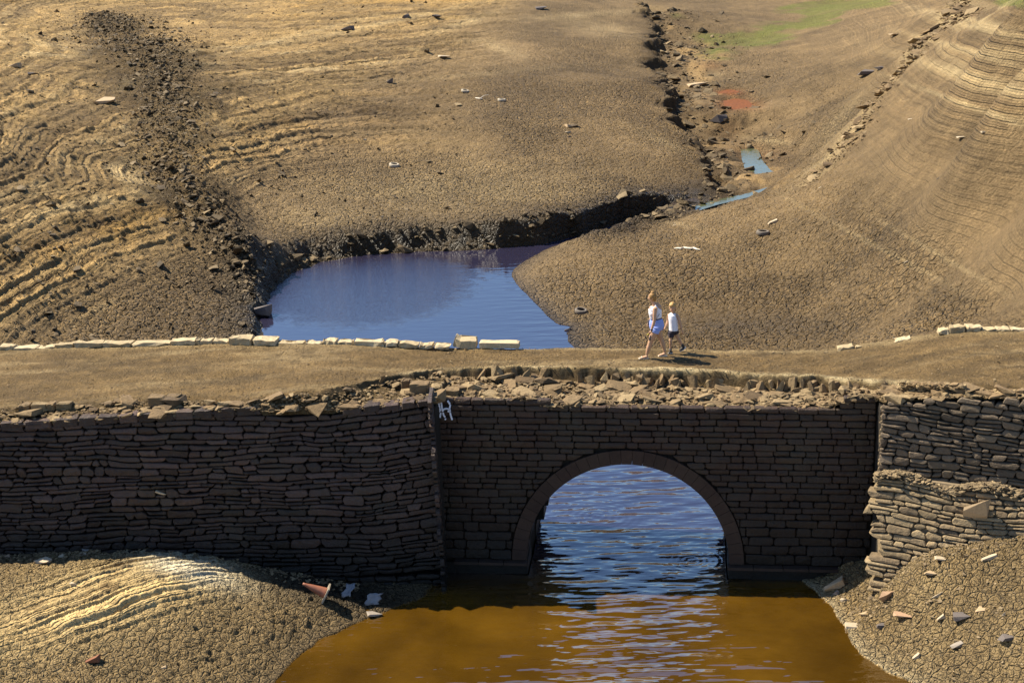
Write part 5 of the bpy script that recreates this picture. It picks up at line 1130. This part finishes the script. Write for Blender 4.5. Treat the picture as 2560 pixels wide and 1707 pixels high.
sh = [tube([f(600, 662), f(606, 720), f(612, 790), f(606, 850)], [(.112, .150), (.145, .180), (.155, .190), (.13, .165)], 18, (1, 0, 0)), tube([hipN+Vector((0, 0, .06)), hipN, f(562, 895, nd)], [.12, .125, .118], 14), tube([hipF+Vector((0, 0, .06)), hipF, f(640, 895, fd)], [.12, .125, .115], 14)]
fused('shorts', sh, M['blue_denim'], W, .010, 2)
part('belt', [tube([f(600, 668), f(600, 650)], [(.115, .152), (.112, .149)], 18, (1, 0, 0))], M['black_cloth'], W)
hr = [blob(f(540, 250, -.005), (.098, .088, .105), 12), blob(f(560, 290, -.01), (.065, .075, .08), 10), blob(f(540, 200, 0), (.045, .045, .035), 8)]
fused('hair', hr, M['hair_fair'], W, .01, 1); part('hair_bun', [blob(f(538, 183, 0), (.05, .05, .04), 8), blob(f(520, 165, .01), (.02, .02, .03), 6)], M['hair_fair'], W)
part('ear', [blob(f(525, 275, -.082), (.014, .008, .03), 6)], M['skin'], W)
part('nose', [blob(f(463, 290, .03), (.02, .013, .018), 6)], M['skin'], W); part('eye', [blob(f(472, 268, .0), (.008, .010, .007), 6)], M['eye'], W); part('mouth', [blob(f(474, 315, .03), (.010, .016, .006), 6)], M['lip'], W)
part('strap', [tube([f(520, 640, -.13), f(560, 520, -.165), f(600, 430, -.13), f(640, 420, -.03), f(668, 520, .04)], [.006]*5, 6), tube([f(655, 470, -.02), f(655, 560, -.10), f(600, 625, -.16), f(520, 660, -.15)], [.006]*4, 6)], M['black_cloth'], W)
part('shoulder_bag', [blob(f(472, 750, .10), (.03, .08, .075), 8)], M['black_cloth'], W)
part('wristband', [tube([f(511, 800, -.24), f(500, 830, -.242)], [.031, .029], 10)], M['black_cloth'], W)
part('tattoo', [blob(f(480, 1000, nd-.045), (.03, .035, .055), 8), blob(f(487, 950, nd-.055), (.016, .03, .03), 6)], M['ink'], W)
for (dx, s_) in ((0, 'n'), (1, 'f')):
    dp = nd if not dx else fd; x0 = 280 if not dx else 648; x1 = 455 if not dx else 815
    part('sandal', [tube([f(x1, 1366, dp), f((x0+x1)/2, 1368, dp), f(x0-6, 1367, dp)], [(.040, .012), (.046, .012), (.045, .010)], 10, (0, 0, 1)), tube([f(x0+45, 1366, dp-.05), f(x0+50, 1335, dp), f(x0+45, 1366, dp+.05)], [.012, .016, .012], 6)], M['sandal'], W)
t_ = [wrN+Vector((-.07, -.02, -.10)), wrN+Vector((-.11, -.03, -.115))]
part('yellow_object', [tube(t_, [.014, .012], 8)], M['yellow'], W)
W.rotation_euler = (0, 0, -BA*.2)
# child: walks left beside her on the far side, body turned a little to the camera
f = conv(905, 1302)
B = place_person(1684, 883.5, 'fair-haired child in white sleeveless shirt and dark shorts, walking right of the woman')
body = []
body.append(tube([f(900, 920), f(903, 850), f(900, 780), f(895, 700), f(895, 620), f(895, 575), f(893, 550)], [(.085, .10), (.10, .12), (.095, .115), (.095, .115), (.11, .11), (.09, .08), (.04, .04)], 16, (0, 1, 0)))
body.append(tube([f(893, 570), f(888, 530), f(884, 500)], [.042, .038, .04], 10)); body.append(blob(f(880, 450, 0), (.083, .09, .10), 12)); body.append(blob(f(868, 495, -.03), (.055, .055, .045), 8)); body.append(blob(f(858, 470, -.09), (.014, .016, .014), 6))
hn, hf = f(862, 900, -.03), f(935, 900, .06)
body.append(tube([hn, f(852, 980, -.03), f(846, 1050, -.03), f(848, 1120, -.03), f(842, 1215, -.03)], [.078, .062, .045, .042, .028], 12))
body.append(tube([hf, f(960, 980, .06), f(990, 1040, .06), f(1028, 1100, .07), f(1062, 1180, .07)], [.078, .062, .045, .042, .028], 12))
body.append(tube([f(930, 595, -.03), f(968, 605, -.08), f(1000, 680, -.10), f(1022, 750, -.10), f(1040, 820, -.11), f(1052, 870, -.11)], [.045, .045, .038, .032, .028, .021], 10)); body += hand(f(1052, 870, -.11), (.15, 0, -1), (0, -1, 0), .8, .7, -1)
body.append(tube([f(855, 595, .05), f(820, 610, .08), f(806, 680, .10), f(795, 740, .09), f(775, 780, .06), f(757, 810, .04)], [.042, .042, .036, .031, .026, .02], 10)); body += hand(f(757, 810, .04), (-.6, -.1, -1), (-.8, 0, .5), .8, .6, 1)
fused('body', body, M['skin'], B, .0085, 3)
fused('sleeveless_shirt', [tube([f(902, 878), f(902, 820), f(897, 740), f(893, 660), f(893, 600), f(895, 562)], [(.118, .135), (.116, .132), (.112, .13), (.118, .13), (.118, .115), (.075, .07)], 18, (0, 1, 0))], M['white_cloth'], B, .010, 1)
fused('shorts', [tube([f(902, 860), f(900, 900), f(898, 930)], [(.112, .128), (.115, .13), (.08, .10)], 16, (0, 1, 0)), tube([hn, f(852, 1000, -.03)], [.088, .075], 12), tube([hf, f(955, 960, .06)], [.088, .08], 12)], M['black_cloth'], B, .010, 1)
fused('hair', [blob(f(886, 425, .02), (.094, .098, .085), 12), blob(f(862, 415, -.04), (.07, .06, .05), 8), blob(f(880, 385, 0), (.06, .06, .04), 8)], M['hair_blond'], B, .01, 1)
part('ear', [blob(f(945, 480, -.01), (.012, .02, .026), 6)], M['skin'], B)
for x in (842, 880): part('eye', [blob(f(x, 455, -.085+abs(x-855)*.0003), (.011, .008, .007), 6)], M['eye'], B)
part('mouth', [blob(f(862, 502, -.088), (.018, .008, .006), 6)], M['lip'], B)
def shoe(pts, rads, a, b):
    part('shoe', [tube(pts, rads, 12, (0, 0, 1))], M['shoe'], B); part('shoe_sole', [tube(a, b, 10, (0, 0, 1))], M['sole'], B)
shoe([f(845, 1215, -.03), f(838, 1245, -.03), f(838, 1272, -.03), f(850, 1290, -.03)], [.034, .042, .045, .03], [f(880, 1294, -.03), f(840, 1296, -.04), f(800, 1293, -.05)], [(.030, .012), (.036, .012), (.03, .010)])
part('shoe', [tube([f(878, 1280, -.03), f(845, 1275, -.04), f(815, 1282, -.05), f(800, 1286, -.05)], [(.03, .025), (.036, .03), (.036, .022), (.025, .015)], 12, (0, 0, 1))], M['shoe'], B)
part('shoe', [tube([f(1060, 1165, .07), f(1085, 1195, .07), f(1110, 1205, .07)], [.032, .042, .03], 12), tube([f(1110, 1208, .07), f(1070, 1240, .07), f(1035, 1268, .06), f(1022, 1278, .06)], [.036, .040, .032, .018], 12)], M['shoe'], B)
part('shoe_sole', [tube([f(1136, 1212, .07), f(1095, 1262, .07), f(1030, 1288, .06)], [(.03, .010), (.036, .010), (.03, .010)], 10, (0, 0, 1))], M['sole'], B)

items = []
for i in range(3800):
    u = R(-16, 10); k_ = random.random(); rv_ = max(float(np.interp(u, ru, rv)), vfront(u)+.35); v = rv_+(BACKV-rv_)*(k_ if i % 3 else (k_**3)); sz = R(.007, .02)*(2 if random.random() < .04 else 1)
    items.append((loc(u, v, zroad(u, v)+.02), (sz*R(1, 1.8), sz*R(1, 1.6), sz*R(.6, 1)), (R(-.4, .4), R(-.4, .4), R(0, 6.28))))
stuff_rocks('road_grit', items, 'loose', 'grit and pebbles scattered over the earth surface of the bridge road', 'gravel')
